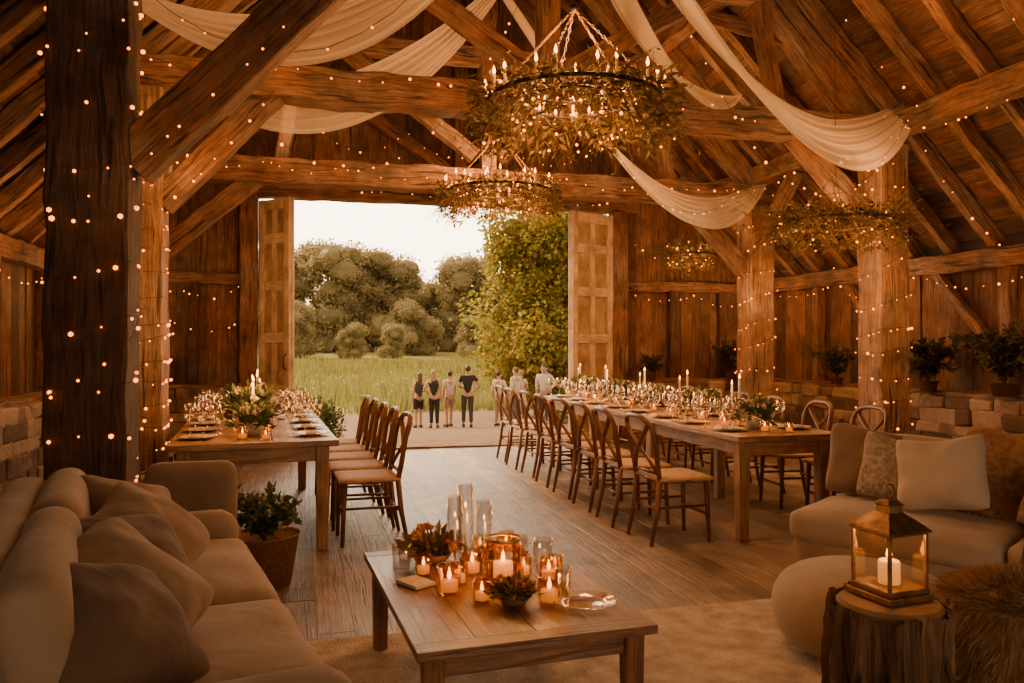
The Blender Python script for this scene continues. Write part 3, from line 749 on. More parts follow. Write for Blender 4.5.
def tumbler():
    mb=MB(); mb.lathe([(0,0),(.034,0),(.038,.1),(.036,.1),(.031,.008),(0,.01)],16); return T(mb.done('glass_tumbler',GLASS,None,True),'clear glass tumbler on the coffee table','glass','tumblers')
for (x,y,s) in ((.42,3.42,1.1),(.46,3.58,1),(1.02,3.32,1.2),(.95,3.44,1.1),(1.0,2.98,.9)): inst('tum',tumbler,(x,y,ZC),0,s)
e=empty('hurricane_lantern'); mb=MB(); mb.lathe([(0,0),(.075,0),(.082,.02),(.085,.15),(.07,.19),(.067,.19),(.081,.15),(.078,.02),(0,.012)],20); mb.done('glass_shade',AMBER,e,True)
mb=MB(); mb.lathe([(.086,.0),(.09,.004),(.086,.02)],20); mb.done('base_rim',BRASS,e,True)
mb=MB(); mb.lathe([(.071,.188),(.078,.195),(.07,.2)],20); mb.done('top_rim',BRASS,e,True)
mb=MB(); mb.lathe([(0,.013),(.04,.013),(.04,.10),(0,.098)],14); mb.done('candle',WAX,e,True)
mb=MB(); flameat(mb,.1,1.3); mb.done('flame',FLAME,e,True); e.location=(.78,3.07,ZC); T(e,'large amber glass hurricane with lit pillar candle','lantern')
def vase():
    mb=MB(); mb.lathe([(0,0),(.03,0),(.034,.02),(.030,.22),(.028,.22),(.031,.022),(0,.01)],16); return T(mb.done('glass_cylinder',GLASS,None,True),'tall slim clear glass cylinder around a candle','glass','candle cylinders')
for (x,y,s) in ((.66,3.46,.60),(.72,3.52,.68),(.79,3.45,.55)):
    inst('taper',taper,(x,y,ZC+.004),0,s); inst('vase',vase,(x,y,ZC),0,(1.15,1.15,1.35*s/.6))
def rustic():
    e=empty('dried_arrangement'); mb=MB(); mb.lathe([(0,0),(.05,0),(.08,.04),(.07,.04),(0,.02)],14); mb.done('bowl',TERRA,e,True)
    mb=MB()
    for i in range(260):
        d=Vector((U(-1,1),U(-1,1),U(0.05,.9))).normalized(); mb.leaf(Vector((0,0,.04))+Vector((d.x,d.y,d.z*.6))*U(.02,.11),d,U(.03,.06))
    mb.done('foliage',LEAF,e,smooth='leaf')
    for i in range(7):
        d=Vector((U(-1,1),U(-1,1),U(.2,.8))).normalized(); blossom(e,Vector((0,0,.05))+d*.09,d,12,.028,PETALO)
    return T(e,'small bowl of dried leaves and rust flowers','flowers','dried arrangements')
inst('rus',rustic,(.56,3.50,ZC),0,1.2); inst('rus',rustic,(.77,2.86,ZC),1,.8); inst('rus',rustic,(.85,3.36,ZC),2,.8)
mb=MB(); mb.lathe([(0,.001),(.07,.001),(.12,.014),(.123,.017),(.07,.006),(0,.006)],24); o=mb.done('glass_dish',GLASS,None,True); o.location=(1.02,2.80,ZC); T(o,'shallow clear glass dish on the coffee table','dish')
mb=MB(); mb.box((0,0,.008),(.10,.14,.014)); o=mb.done('coaster_book',NAPK,bevel=.003); o.location=(.45,3.20,ZC); o.rotation_euler=(0,0,.5); T(o,'small pale booklet lying on the coffee table','book')
# ottoman
mb=MB(); mb.lathe([(0,0),(.26,0),(.34,.03),(.385,.09),(.405,.17),(.395,.25),(.35,.32),(.27,.36),(.15,.378),(0,.382)],40); o=mb.done('ottoman',LINEN2,None,True,sub=1); o.location=(2.48,3.10,ZR); T(o,'round cream upholstered pouf in front of the sofa','ottoman')
# stump, lantern
e=empty('tree_stump'); mb=MB(); n=120; rings=[]
def srad(a,z): 
    v=Vector((math.cos(a),math.sin(a),0))
    return .195+.035*noise.noise(v*1.6+Vector((0,0,z)))+.034*noise.noise(v*7+Vector((0,0,z*1.4)))+.028*noise.noise(v*17+Vector((3,0,z*4)))+.010*noise.noise(v*30+Vector((0,4,z*20)))+(.06*(1-z*5) if z<.2 else 0)
zs=[i*.5/26 for i in range(27)]
for z in zs:
    rings.append([mb.bm.verts.new((srad(a,z)*math.cos(a),srad(a,z)*math.sin(a),z+(U(-.02,.004) if z>.49 else 0))) for a in [2*math.pi*k/n for k in range(n)]])
for i in range(len(zs)-1):
    for k in range(n):
        f=mb.bm.faces.new((rings[i][k],rings[i][(k+1)%n],rings[i+1][(k+1)%n],rings[i+1][k]))
        for l,kk in zip(f.loops,(k,k+1,k+1,k)): l[mb.uv].uv=(l.vert.co.z,kk*.0105)
mb.done('bark',STUMP,e,True)
mb=MB(); mb.lathe([(0,.505),(.16,.503),(.172,.490),(.165,.3)],40); mb.done('cut_top',STUMPT,e)
e.location=(1.97,2.33,ZR); T(e,'rough barked dark wooden stump holding a lantern','stump')
e=empty('lantern')
mb=MB(); mb.box((0,0,.012),(.25,.25,.024)); mb.box((0,0,.035),(.225,.225,.022)); mb.done('base',BRONZE,e,bevel=.004)
mb=MB()
for sx in (-1,1):
    for sy in (-1,1): mb.box((sx*.102,sy*.102,.15),(.014,.014,.21))
for sx in (-1,1):
    mb.box((sx*.102,0,.25),(.012,.216,.012)); mb.box((0,sx*.102,.25),(.216,.012,.012))
mb.done('lantern_frame',BRONZE,e,bevel=.002)
for a in range(4):
    mb=MB(); mb.box((0,.100,.148),(.190,.002,.2)); o=mb.done('glass_pane',PANE,e); o.rotation_euler=(0,0,a*H90)
mb=MB(); pr=[(.128,.255),(.122,.263),(.080,.295),(.043,.32),(.038,.345),(.046,.347),(.03,.365),(0,.372)]
mb.lathe([(r*1.35,z) for r,z in pr],4); o=mb.done('lantern_roof',BRONZE,e,bevel=.003); o.rotation_euler=(0,0,math.pi/4)
mb=MB(); mb.tube([(.028*math.cos(t),0,.396+.028*math.sin(t)) for t in [2*math.pi*k/16 for k in range(16)]],.004,6,closed=True); mb.done('ring_handle',BRONZE,e,True)
e.location=(1.995,2.36,.5225); e.rotation_euler=(0,0,.1); e.scale=(.80,.80,.92); T(e,'aged bronze glass-paned lantern standing on the stump','lantern')
e=empty('pillar_candle'); mb=MB(); mb.lathe([(0,0),(.036,0),(.036,.075),(.032,.08),(0,.075)],18); mb.done('wax_body',WAX,e,True); mb=MB(); flameat(mb,.08,1.5); mb.done('flame',FLAME,e,True)
e.location=(1.995,2.36,.567); T(e,'lit cream pillar candle inside the bronze lantern','candle')
# fur stool
e=empty('fur_stool'); mb=MB(); mb.lathe([(0,0),(.2,0),(.21,.3),(.2,.5),(0,.5)],24); mb.done('base',COFFEE,e,True)
mb=MB()
mb.lathe([(.235,.10),(.24,.3),(.235,.46),(.2,.535),(0,.555)],24)
for i in range(26000):
    a=U(0,6.28)
    if R()<.5: z=U(.08,.5); rr=.235; nrm=Vector((math.cos(a)*.8,math.sin(a)*.8,-1.0))
    else: rr=.245*math.sqrt(R()); z=.49+.065*(1-(rr/.25)**2); nrm=Vector((math.cos(a)*rr*6,math.sin(a)*rr*6,.35))
    cl_=noise.noise(Vector((a*3,z*9,rr*12)))
    p=Vector((rr*math.cos(a),rr*math.sin(a),z)); mb.leaf(p,nrm+Vector((cl_,-cl_,0))*.8+Vector((U(-.3,.3),U(-.3,.3),U(-.4,.2))),U(.04,.075),.045)
mb.done('fur_cover',FUR,e,smooth='leaf')
e.location=(2.47,2.24,ZR); T(e,'round stool covered with a shaggy brown fur throw','stool')
# ---------------------------------------------------------------- plants
def pottedfn(pr,ph,spread,height,n,ls,mat,potmat,label,flowers=False,ns=24):
    def f():
        e=empty('potted_plant'); mb=MB(); mb.lathe([(0,0),(pr*.75,0),(pr,ph),(pr*1.05,ph),(pr*.92,ph*.95),(pr*.9,ph*.88),(0,ph*.86)],20); mb.done('pot' if potmat is TERRA else 'basket',potmat,e,True)
        mb=MB(); ml=MB()
        for i in range(ns):
            a=U(0,6.28); r=U(.2,1)*spread; h=height*U(.4,1.1)
            p0=Vector((0,0,ph*.85)); p1=Vector((math.cos(a)*r*.35,math.sin(a)*r*.35,ph+h*.55)); p2=Vector((math.cos(a)*r,math.sin(a)*r,ph+h*U(.3,1)))
            mb.tube([p0,p1,p2],[.006,.004,.002],5)
            for q in range(n//ns):
                t=U(.2,1.05); p=p0.lerp(p1,t*2) if t<.5 else p1.lerp(p2,t*2-1)
                ml.leaf(p,Vector((math.cos(a)*.6+U(-1,1),math.sin(a)*.6+U(-1,1),U(-.8,1))),ls*U(.5,1.2))
            if flowers and i<14: blossom(e,p2,(0,0,.3),14,.03,PETAL)
        mb.done('stem',BARK,e); ml.done('foliage',mat,e,smooth='leaf')
        return T(e,label,'plant','potted plants')
    return f
inst('pb',pottedfn(.2,.3,.26,.30,900,.07,LEAFG,WICKER,'leafy flowering plant in a woven basket beside the table',True),(-.20,4.87,0),0,1.0)
pl=pottedfn(.13,.13,.42,.78,2000,.085,LEAFD,TERRA,'bushy dark foliage plant on the stone ledge',False,40)
for (x,y,s) in ((6.5,7.1,.8),(6.45,6.1,.95),(6.1,10.4,.8),(4.85,10.45,.5),(-1.9,10.4,.8),(6.5,8.6,.65),(6.5,7.8,.5)): inst('pl',pl,(x,y,.912),U(0,6),s)
# ---------------------------------------------------------------- chandeliers
def chandelier(Rr,nc,hang,label):
    e=empty('chandelier')
    mb=MB(); mb.tube([(Rr*math.cos(t),Rr*math.sin(t),0) for t in [2*math.pi*k/40 for k in range(40)]],.014,8,closed=True)
    mb.tube([(Rr*.6*math.cos(t),Rr*.6*math.sin(t),.0) for t in [2*math.pi*k/32 for k in range(32)]],.010,8,closed=True)
    for k in range(3):
        a=k*math.pi/3; mb.tube([(-Rr*math.cos(a),-Rr*math.sin(a),0),(Rr*math.cos(a),Rr*math.sin(a),0)],.008,6)
    mb.done('ring',IRON,e,True)
    for k in range(5):
        a=2*math.pi*k/5+.3; p=Vector((Rr*math.cos(a),Rr*math.sin(a),.02)); q=Vector((0,0,.62)); n=26
        mb=MB()
        for i in range(n):
            c=p.lerp(q,(i+.5)/n); d=(q-p).normalized(); s=d.orthogonal().normalized()
            if i%2: s=d.cross(s)
            L=(q-p).length/n*.62
            mb.tube([c+d*L*math.cos(t)+s*.008*math.sin(t) for t in [2*math.pi*j/8 for j in range(8)]],.0022,4,closed=True)
        mb.done('chain',BRONZE,e,True)
    mb=MB(); mb.tube([(0,0,.6),(0,0,hang)],.008,6); mb.ball((0,0,.62),.03,2); mb.done('suspension_rod',IRON,e,True)
    mb=MB(); cnt=0
    while cnt<2700:
        a=U(0,6.28); w_=.5+.5*math.sin(a*3+1)*math.cos(a*5+.5)
        if R()>.35+.65*w_: continue
        cnt+=1
        rr=Rr*U(.74,1.10+.12*w_) if R()<.8 else Rr*U(.5,.8)
        c=Vector((rr*math.cos(a),rr*math.sin(a),U(-.07-.24*w_,.06+.07*w_)))
        mb.leaf(c,(math.cos(a)*.8+U(-1,1),math.sin(a)*.8+U(-1,1),U(-1.3,.6)),U(.035,.095),.34)
    for i in range(330):
        a=U(0,6.28); p=Vector((Rr*U(.8,1)*math.cos(a),Rr*U(.8,1)*math.sin(a),-.02)); d=Vector((math.cos(a)*.14+U(-.2,.2),math.sin(a)*.14+U(-.2,.2),U(-.38,.2)))
        mb.tube([p,p+d*.5+Vector((U(-.03,.03),U(-.03,.03),.02)),p+d],[.003,.0022,.001],4)
        if R()<.6:
            for q in range(4): mb.leaf(p+d*U(.4,1),(U(-1,1),U(-1,1),U(-1,.4)),U(.025,.05),.35)
    mb.done('foliage',LEAF,e,smooth='leaf')
    for k in range(nc):
        a=2*math.pi*k/nc; rr=Rr*1.02 if k%3 else Rr*.6
        mb=MB(); h=U(.05,.09)
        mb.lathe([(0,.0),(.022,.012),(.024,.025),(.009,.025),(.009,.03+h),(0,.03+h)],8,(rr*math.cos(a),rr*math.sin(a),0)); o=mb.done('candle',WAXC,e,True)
        mf=MB(); flameat(mf,.03+h,1.6,(rr*math.cos(a),rr*math.sin(a))); mf.done('flame',FLAME,o,True)
    for k in range(80):
        a=U(0,6.28); rr=Rr*U(.5,1.16); mb=MB(); mb.ball((rr*math.cos(a),rr*math.sin(a),U(-.28,.18)),U(.007,.013),1); mb.done('bulb',BULB,e)
    T(e,label,'chandelier','ring chandeliers'); return e
c1=chandelier(.57,30,4.0,'large greenery ring chandelier with candles and chains'); c1.location=(1.73,4.92,2.98)
c2=chandelier(.56,28,4.0,'greenery ring chandelier with candles near the doorway'); c2.location=(2.05,8.24,3.03)
def wreath(Rr,hang,label):
    e=empty('hanging_wreath'); mb=MB(); mb.tube([(Rr*math.cos(t),Rr*math.sin(t),0) for t in [2*math.pi*k/32 for k in range(32)]],.012,6,closed=True)
    mb.done('ring',BARK,e,True)
    mb=MB()
    for k in range(3):
        a=2*math.pi*k/3; mb.tube([(Rr*math.cos(a),Rr*math.sin(a),0),(0,0,.45),],.003,5)
    mb.tube([(0,0,.45),(0,0,hang)],.003,5); mb.done('hanging_cord',WIRE,e)
    mb=MB()
    for i in range(int(3600*Rr)):
        a=U(0,6.28); w_=.5+.5*math.sin(a*3+1)*math.cos(a*2); sp=.10+.16*w_
        c=Vector((Rr*math.cos(a)*U(1-sp,1+sp),Rr*math.sin(a)*U(1-sp,1+sp),U(-.06-.2*w_,.06+.12*w_))); mb.leaf(c,(math.cos(a)*.5+U(-1,1),math.sin(a)*.5+U(-1,1),U(-1,.8)),U(.035,.09),.32)
    for i in range(int(500*Rr)):
        a=U(0,6.28); p=Vector((Rr*math.cos(a),Rr*math.sin(a),0)); d=Vector((math.cos(a)*.12+U(-.26,.26),math.sin(a)*.12+U(-.26,.26),U(-.32,.28))); mb.tube([p,p+d],.0018,4)
        for q in range(3): mb.leaf(p+d*U(.4,1),(U(-1,1),U(-1,1),U(-1,.6)),U(.025,.05),.35)
    mb.done('foliage',LEAF,e,smooth='leaf')
    for k in range(34):
        a=2*math.pi*k/34; mb=MB(); mb.ball((Rr*math.cos(a)*U(.85,1.18),Rr*math.sin(a)*U(.85,1.18),U(-.16,.14)),U(.007,.013),1); mb.done('bulb',BULB,e)
    return T(e,label,'wreath','hanging wreaths')
w1=wreath(.5,1.9,'suspended twig wreath with greenery and fairy lights'); w1.location=(4.75,6.3,2.52)
w2=wreath(.28,1.5,'small suspended greenery wreath with fairy lights'); w2.location=(5.0,9.6,2.6)
# ---------------------------------------------------------------- drapes
def drape(p0,p1,sag,wid,w0,label,drop=.5,seed=0,peak=.5):
    p0=Vector(p0);p1=Vector(p1); n,m=64,52; mb=MB(); g=[]
    side=(p1-p0).cross(Vector((0,0,1))).normalized()
    if side.y>0: side=-side
    for i in range(n+1):
        t=i/n; sh=max(0,4*t*(1-t)); tt=t**(math.log(.5)/math.log(peak)) if t>0 else 0; s4=4*tt*(1-tt)
        c=p0.lerp(p1,t); row=[]
        w=w0+(wid-w0)*sh**.8
        for j in range(m+1):
            v=j/m-.5
            zz=-sag*s4-drop*sh**1.0*(v+.5)**1.1
            fold=.024*(.25+.75*sh)*math.sin(v*34+seed+t*2.5)+.012*(.3+.7*sh)*math.sin(v*76+t*5+seed)
            row.append(mb.bm.verts.new(c+side*(v*w+fold)+Vector((0,0,zz+fold*.5))))
        g.append(row)
    for i in range(n):
        for j in range(m): mb.bm.faces.new((g[i][j],g[i+1][j],g[i+1][j+1],g[i][j+1]))
    return T(mb.done('fabric_drape',DRAPE,None,True,sub=1),label,'drape','ceiling drapes')
drape((1.25,4.95,5.4),(5.85,6.5,3.88),.82,.7,.08,'wide cream chiffon swag sweeping from ridge to post',.80,0,.62)
drape((2.0,6.05,5.5),(3.9,6.55,3.70),.40,.6,.08,'cream chiffon drape falling to the tie beam',.55,1)
drape((1.8,7.3,4.8),(5.7,8.9,3.52),.78,.5,.08,'cream chiffon swag near the doorway',.55,2,.58)
drape((2.0,7.0,5.0),(-1.0,7.0,3.55),.42,.5,.08,'cream chiffon swag draped behind the tie beam',.60,3)
drape((-1.25,4.95,3.6),(1.6,5.5,4.9),.60,.5,.10,'cream chiffon swag near the massive oak post',.50,4)
drape((-1.0,7.0,3.5),(-1.06,7.0,2.4),.02,.3,.06,'short tail of cream chiffon hanging by the post',.05,5)
drape((2.0,5.9,5.4),(.4,5.5,4.3),.15,.4,.1,'cream chiffon drape rising to the ridge',.3,6)
# ---------------------------------------------------------------- string lights
BM=None
def bulbmesh():
    global BM
    if BM is None:
        mb=MB(); mb.ball((0,0,0),.0095,1); o=mb.done('bulb',BULB); BM=o.data; bpy.data.objects.remove(o)
    return BM
def strand(pts,spacing,label,jit=.018,mx=98):
    pts=[Vector(p)+Vector((U(-.006,.006),U(-.006,.006),U(-.012,.012))) for p in pts]
    e=empty('string_lights'); mb=MB(); mb.tube(pts,.0022,4); mb.done('cord',WIRE,e)
    acc=0; nxt=spacing*.5; cnt=0
    for a,b in zip(pts,pts[1:]):
        L=(b-a).length
        while acc+L>nxt and cnt<mx:
            t=(nxt-acc)/L; p=a.lerp(b,t)+Vector((U(-jit,jit)*.4,U(-jit,jit)*.4,-.010-U(0,jit)*.6))
            o=bpy.data.objects.new('bulb',bulbmesh()); COL.objects.link(o); o.location=p; q=.6+1.0*R()**2; o.scale=(q,q,q); adopt(o,e); nxt+=spacing*U(.4,1.7); cnt+=1
        acc+=L
    return T(e,label,'string lights','warm fairy light strings')
def wrap(x,y,w,z0,z1,pitch,spacing,label,ph=0):
    pts=[]; h=w/2+.018; n=int((z1-z0)/pitch*8)
    for i in range(n+1):
        t=i/8+ph; a=t%1*4; s=int(a); f=(a-s)*2-1
        q=[(f,-1),(1,f),(-f,1),(-1,-f)][s]
        pts.append((x+q[0]*h,y+q[1]*h,z0+(z1-z0)*i/n+.09*noise.noise(Vector((i*.31,ph*9,x)))+U(-.02,.02)))
    return strand(pts,spacing,label,.03)
wrap(-1.04,4.6,.38,.6,3.35,.28,.17,'dense fairy lights spiralled around the massive post')
wrap(-1.04,4.6,.38,.7,3.3,.8,.2,'second fairy light strand around the massive post',.4)
wrap(-1.20,6.7,.37,.6,2.0,.16,.10,'dense fairy lights spiralled low around an oak post')
wrap(-1.20,6.7,.37,2.0,3.3,.16,.10,'dense fairy lights spiralled high around an oak post',.3)
wrap(5.6,6.7,.34,.6,2.0,.24,.12,'fairy lights spiralled low around an oak post')
wrap(5.6,6.7,.34,2.0,3.3,.24,.12,'fairy lights spiralled high around an oak post',.3)
wrap(5.6,9.0,.34,.5,3.1,.30,.14,'fairy lights spiralled around an oak post')
def swag(p0,p1,n,sag,spacing,label='warm fairy lights swagged along the timbers'):
    p0=Vector(p0);p1=Vector(p1); pts=[]; ks=[0]
    for k in range(n): ks.append(ks[-1]+U(.7,1.3))
    ks=[a/ks[-1] for a in ks]
    for k in range(n):
        sg=sag*U(.6,1.4)
        for i in range(10 if k<n-1 else 11):
            t=i/10; pts.append(p0.lerp(p1,ks[k]+(ks[k+1]-ks[k])*t)-Vector((0,0,sg*4*t*(1-t))))
    return strand(pts,spacing,label)
swag((-1.2,6.54,3.62),(5.5,6.54,3.62),6,.12,.22)
swag((-1.6,8.84,3.38),(5.4,8.84,3.38),6,.12,.18)
swag((-.7,10.55,3.5),(4.5,10.55,3.5),5,.1,.18)
swag((XL+.3,10.6,2.15),(-.75,10.6,2.15),2,.15,.16)
swag((XL+.3,10.6,1.75),(-.75,10.6,1.7),2,.15,.18)
swag((4.6,10.6,2.15),(6.6,10.6,2.15),2,.15,.14)
swag((4.6,10.62,2.9),(5.6,10.62,2.5),1,.1,.16)
swag((XR-.25,2.5,2.2),(XR-.25,10.5,2.2),5,.18,.18)
swag((XL+.25,2.5,2.2),(XL+.25,10.5,2.2),5,.18,.18)
swag((5.44,2.0,3.44),(5.44,10.5,3.44),6,.12,.22)
swag((-1.12,5.0,3.44),(-1.12,10.5,3.44),4,.12,.22)
for (xa,xb,yy) in ((5.4,3.0,4.75),(5.4,2.6,6.0),(5.4,3.0,7.6),(-1.1,1.6,7.8)):
    swag((xa,yy,roofz(xa)-.22),(xb,yy,roofz(xb)-.25),2,.14,.34,'fairy lights hung up the roof slope')
for yy in (5.2,6.3,7.6,8.8):
    swag((6.7,yy,roofz(6.7)-.25),(5.7,yy,roofz(5.7)-.28),1,.06,.22,'fairy lights hung up the lower roof slope')
swag((-.8,4.42,2.35),(.6,4.42,3.9),1,.04,.16); swag((-.98,6.55,2.5),(-.2,6.55,3.42),1,.05,.14)
swag((1.95,4.75,4.7),(5.45,6.05,3.65),1,1.35,.18,'fairy lights following the edge of the fabric swag')
swag((2.3,7.1,4.3),(5.2,8.5,3.4),1,1.0,.18,'fairy lights following the edge of the fabric swag')
swag((-.9,4.7,3.4),(1.2,5.3,4.4),1,1.1,.22,'fairy lights following the edge of the fabric swag')
swag((-.5,6.85,3.4),(2.0,6.85,4.7),1,.95,.22,'fairy lights following the edge of the fabric swag')
swag((.2,10.4,4.2),(4.0,10.4,4.2),3,.25,.24)

# ---------------------------------------------------------------- people
SKIN=noisy('skin',(.42,.24,.16),(.50,.30,.21),.55,6,0)
def cloth(n,c): return noisy(n,tuple(a*.85 for a in c),c,.9,12,.15)
CW=cloth('white_cotton',(.66,.58,.50)); CB=cloth('black_cotton',(.025,.022,.022)); CG=cloth('charcoal',(.06,.05,.05)); CT=cloth('tan_trousers',(.38,.27,.18)); CBL=cloth('blue_grey',(.16,.17,.20)); CC=cloth('cream_linen',(.60,.49,.37))
HD=noisy('dark_hair',(.03,.018,.01),(.07,.04,.025),.6,30,.3); HB=noisy('brown_hair',(.10,.055,.025),(.17,.09,.045),.6,30,.3); HL=noisy('blond_hair',(.30,.19,.09),(.42,.28,.14),.6,30,.3)
EYE=noisy('eye_white',(.7,.68,.65),(.75,.73,.7),.3,5,0); SHOE=cloth('shoe_leather',(.08,.05,.035)); LIPS=cloth('lips',(.4,.15,.12))
def skinobj(name,verts,edges,rad,mat,parent,sub=1):
    me=bpy.data.meshes.new(name); me.from_pydata([Vector(v) for v in verts],edges,[]); o=bpy.data.objects.new(name,me); COL.objects.link(o)
    sm=o.modifiers.new('Skin','SKIN')
    for sv,r in zip(me.skin_vertices[0].data,rad):
        sv.radius=(r,r) if not isinstance(r,tuple) else r
    me.skin_vertices[0].data[0].use_root=True
    ss=o.modifiers.new('Sub','SUBSURF'); ss.levels=sub; ss.render_levels=sub
    sm.use_smooth_shade=True; me.materials.append(mat)
    if parent: adopt(o,parent)
    return o
def person(loc,rz,h,shirt,pants,hair,label,longhair=False,arms=('down','down'),shorts=False,sleeve=.5,skirt=False,step=(0,0),lean=0.0,wd=1.0):
    k=h/1.75; S=lambda p:((p[0]*wd+lean*max(0,p[2]-.9))*k,p[1]*k,p[2]*k)
    V=[];E=[];Rd=[]
    def add(p,r,par=None):
        V.append(S(p)); Rd.append(r*k if not isinstance(r,tuple) else tuple(a*k for a in r)); i=len(V)-1
        if par is not None: E.append((par,i))
        return i
    J={}
    pel=add((0,0,.95),(.135,.10)); sp=add((0,.0,1.12),(.112,.085),pel); ch=add((0,0,1.33),(.15,.10),sp); nb=add((0,-.01,1.46),.062,ch)
    nk=add((0,0,1.53),.050,nb); hd=add((0,.012,1.60),(.066,.078),nk); ht=add((0,.005,1.68),(.070,.084),hd); tp=add((0,0,1.735),.045,ht)
    add((0,.104,1.62),.012,hd)
    for s in (-1,1): add((s*.080,0,1.625),(.012,.02),hd)
    for s,am in zip((-1,1),arms):
        sh=add((s*.175,-.01,1.42),.056,ch)
        if am=='front': el=(s*.24,.0,1.16); wr=(s*.12,.2,1.12); pa=(s*.06,.25,1.13); fd=Vector((-s*.5,.5,.1))
        elif am=='hips' : el=(s*.33,-.06,1.2); wr=(s*.19,.06,1.03); pa=(s*.15,.10,1.0); fd=Vector((-s*.3,.4,-.4))
        elif am=='swing': el=(s*.24,.06,1.16); wr=(s*.25,.16,.93); pa=(s*.25,.19,.87); fd=Vector((0,.3,-.7))
        else: el=(s*.215,-.03,1.14); wr=(s*.225,.03,.90); pa=(s*.225,.045,.83); fd=Vector((0,.15,-.7))
        e_=add(el,.042,sh); w_=add(wr,.027,e_); p_=add(pa,(.032,.02),w_)
        fd.normalize(); sdv=fd.cross(Vector((s,0,0))) if abs(fd.x)<.9 else Vector((0,0,1)); sdv.normalize()
        for q in range(4):
            o=sdv*(-.024+.016*q); L=(.075,.085,.08,.06)[q]
            b0=Vector(pa)+o+fd*.03; f1=add(b0,.008,p_); f2=add(b0+fd*L*.5,.0075,f1); add(b0+fd*L+Vector((-s*.01,.012,0)),.006,f2)
        t0=Vector(pa)-sdv*.028-fd*.01; t1=add(t0,.009,p_); add(t0-sdv*.02+fd*.04,.0075,t1)
        J[s]=(el,wr)
    for s,st in zip((-1,1),step):
        hp=add((s*.09,0,.87),.088,pel); kn=add((s*.095,.02+st*.5,.49),.056,hp); an=add((s*.10,-.02+st,.09),.037,kn); add((s*.112,.10+st,.04),(.032,.028),an)
    body=skinobj('person',V,E,Rd,SKIN,None,2)
    V=[];E=[];Rd=[]
    pel=add((0,0,.93),(.148,.115)); sp=add((0,0,1.12),(.13,.105),pel); ch=add((0,0,1.34),(.165,.118),sp); add((0,-.005,1.465),.075,ch)
    for s in (-1,1):
        sh=add((s*.178,-.01,1.425),.066,ch); el=Vector(J[s][0]); shv=Vector((s*.178,-.01,1.42))
        if sleeve>0:
            m=add(tuple(shv.lerp(el,min(1,sleeve))),.056,sh)
            if sleeve>1: add(tuple(el.lerp(Vector(J[s][1]),sleeve-1)),.036,m)
    skinobj('shirt',V,E,Rd,shirt,body,2)
    V=[];E=[];Rd=[]
    if skirt:
        mb=MB(); mb.lathe([(.135*k,1.02*k),(.17*k,.9*k),(.21*k,.7*k),(.27*k,.35*k),(.262*k,.35*k),(.2*k,.7*k),(.12*k,1.0*k)],20); mb.done('skirt',pants,body,True)
    else:
        pel=add((0,0,.97),(.142,.108))
        for s,st in zip((-1,1),step):
            hp=add((s*.09,0,.86),.100,pel)
            if shorts: add((s*.1,.012+st*.4,.56),.085,hp)
            else: kn=add((s*.095,.02+st*.5,.49),.070,hp); add((s*.10,-.015+st,.12),.055,kn)
        skinobj('shorts' if shorts else 'trousers',V,E,Rd,pants,body,2)
    for s,st in zip((-1,1),step):
        mb=MB(); mb.soft((.09*k,.26*k,.09*k),.035*k,0,5,(s*.105*k,(.045+st)*k,.047*k)); mb.done('shoe',SHOE,body,True)
        mb=MB(); mb.ball((s*.030*k+lean*.73*k,.088*k,1.645*k),.011*k,2); mb.done('eye',EYE,body,True)
    hx=lean*.75*k
    mb=MB(); mb.tube([(hx-.022*k,.094*k,1.578*k),(hx,.100*k,1.575*k),(hx+.022*k,.094*k,1.578*k)],.005*k,6); mb.done('mouth',LIPS,body,True)
    mb=MB(); mb.ball((hx,-.018*k,1.675*k),.096*k,3,(.9,1.0,.95),.12,3)
    if longhair: mb.soft((.16*k,.07*k,.26*k),.034*k,0,6,(hx*.9,-.07*k,1.54*k),wr=.01)
    mb.done('hair',hair,body,True)
    body.location=(loc[0],loc[1],gz(loc[1])+.02); body.rotation_euler=(0,0,rz)
    T(body,label,'person'); return body
person((3.36,23.3),.25,1.62,CG,CB,HB,'person with long hair in dark top and shorts standing',True,('down','front'),True,0,step=(0,.06),lean=.03,wd=.92)
person((3.76,22.9),-.2,1.68,CB,CB,HL,'person with fair hair in black top and trousers standing',True,('hips','down'),False,0.0,step=(.05,0),lean=-.03,wd=.90)
person((4.28,23.3),.35,1.66,CW,CT,HD,'person in white shirt and tan shorts facing the meadow',False,('down','swing'),True,.6,step=(0,.10))
person((4.74,22.9),-.15,1.80,CB,CG,HD,'person in black shirt and grey trousers facing the meadow',False,('front','hips'),False,.6,step=(.10,-.04),lean=.02,wd=1.05)
person((6.10,22.5),.6,1.72,CW,CBL,HB,'person in white shirt standing near the tree',False,('down','down'),False,1.6)
person((6.50,23.4),-.4,1.66,CC,CC,HL,'person in cream dress with fair hair chatting in a group',True,('front','front'),False,.5,skirt=True,wd=.9)
person((6.82,22.0),2.6,1.76,CW,CG,HD,'person in white shirt turned toward the barn',False,('hips','down'),False,1.5,lean=.03)
person((7.20,22.9),1.2,1.70,CW,CBL,HD,'person in pale shirt standing under the tree',False,('down','front'),False,1.0)
person((5.72,23.0),-.8,1.64,CW,CT,HD,'person in white shirt and tan trousers beside the group',False,('down','swing'),False,1.0)

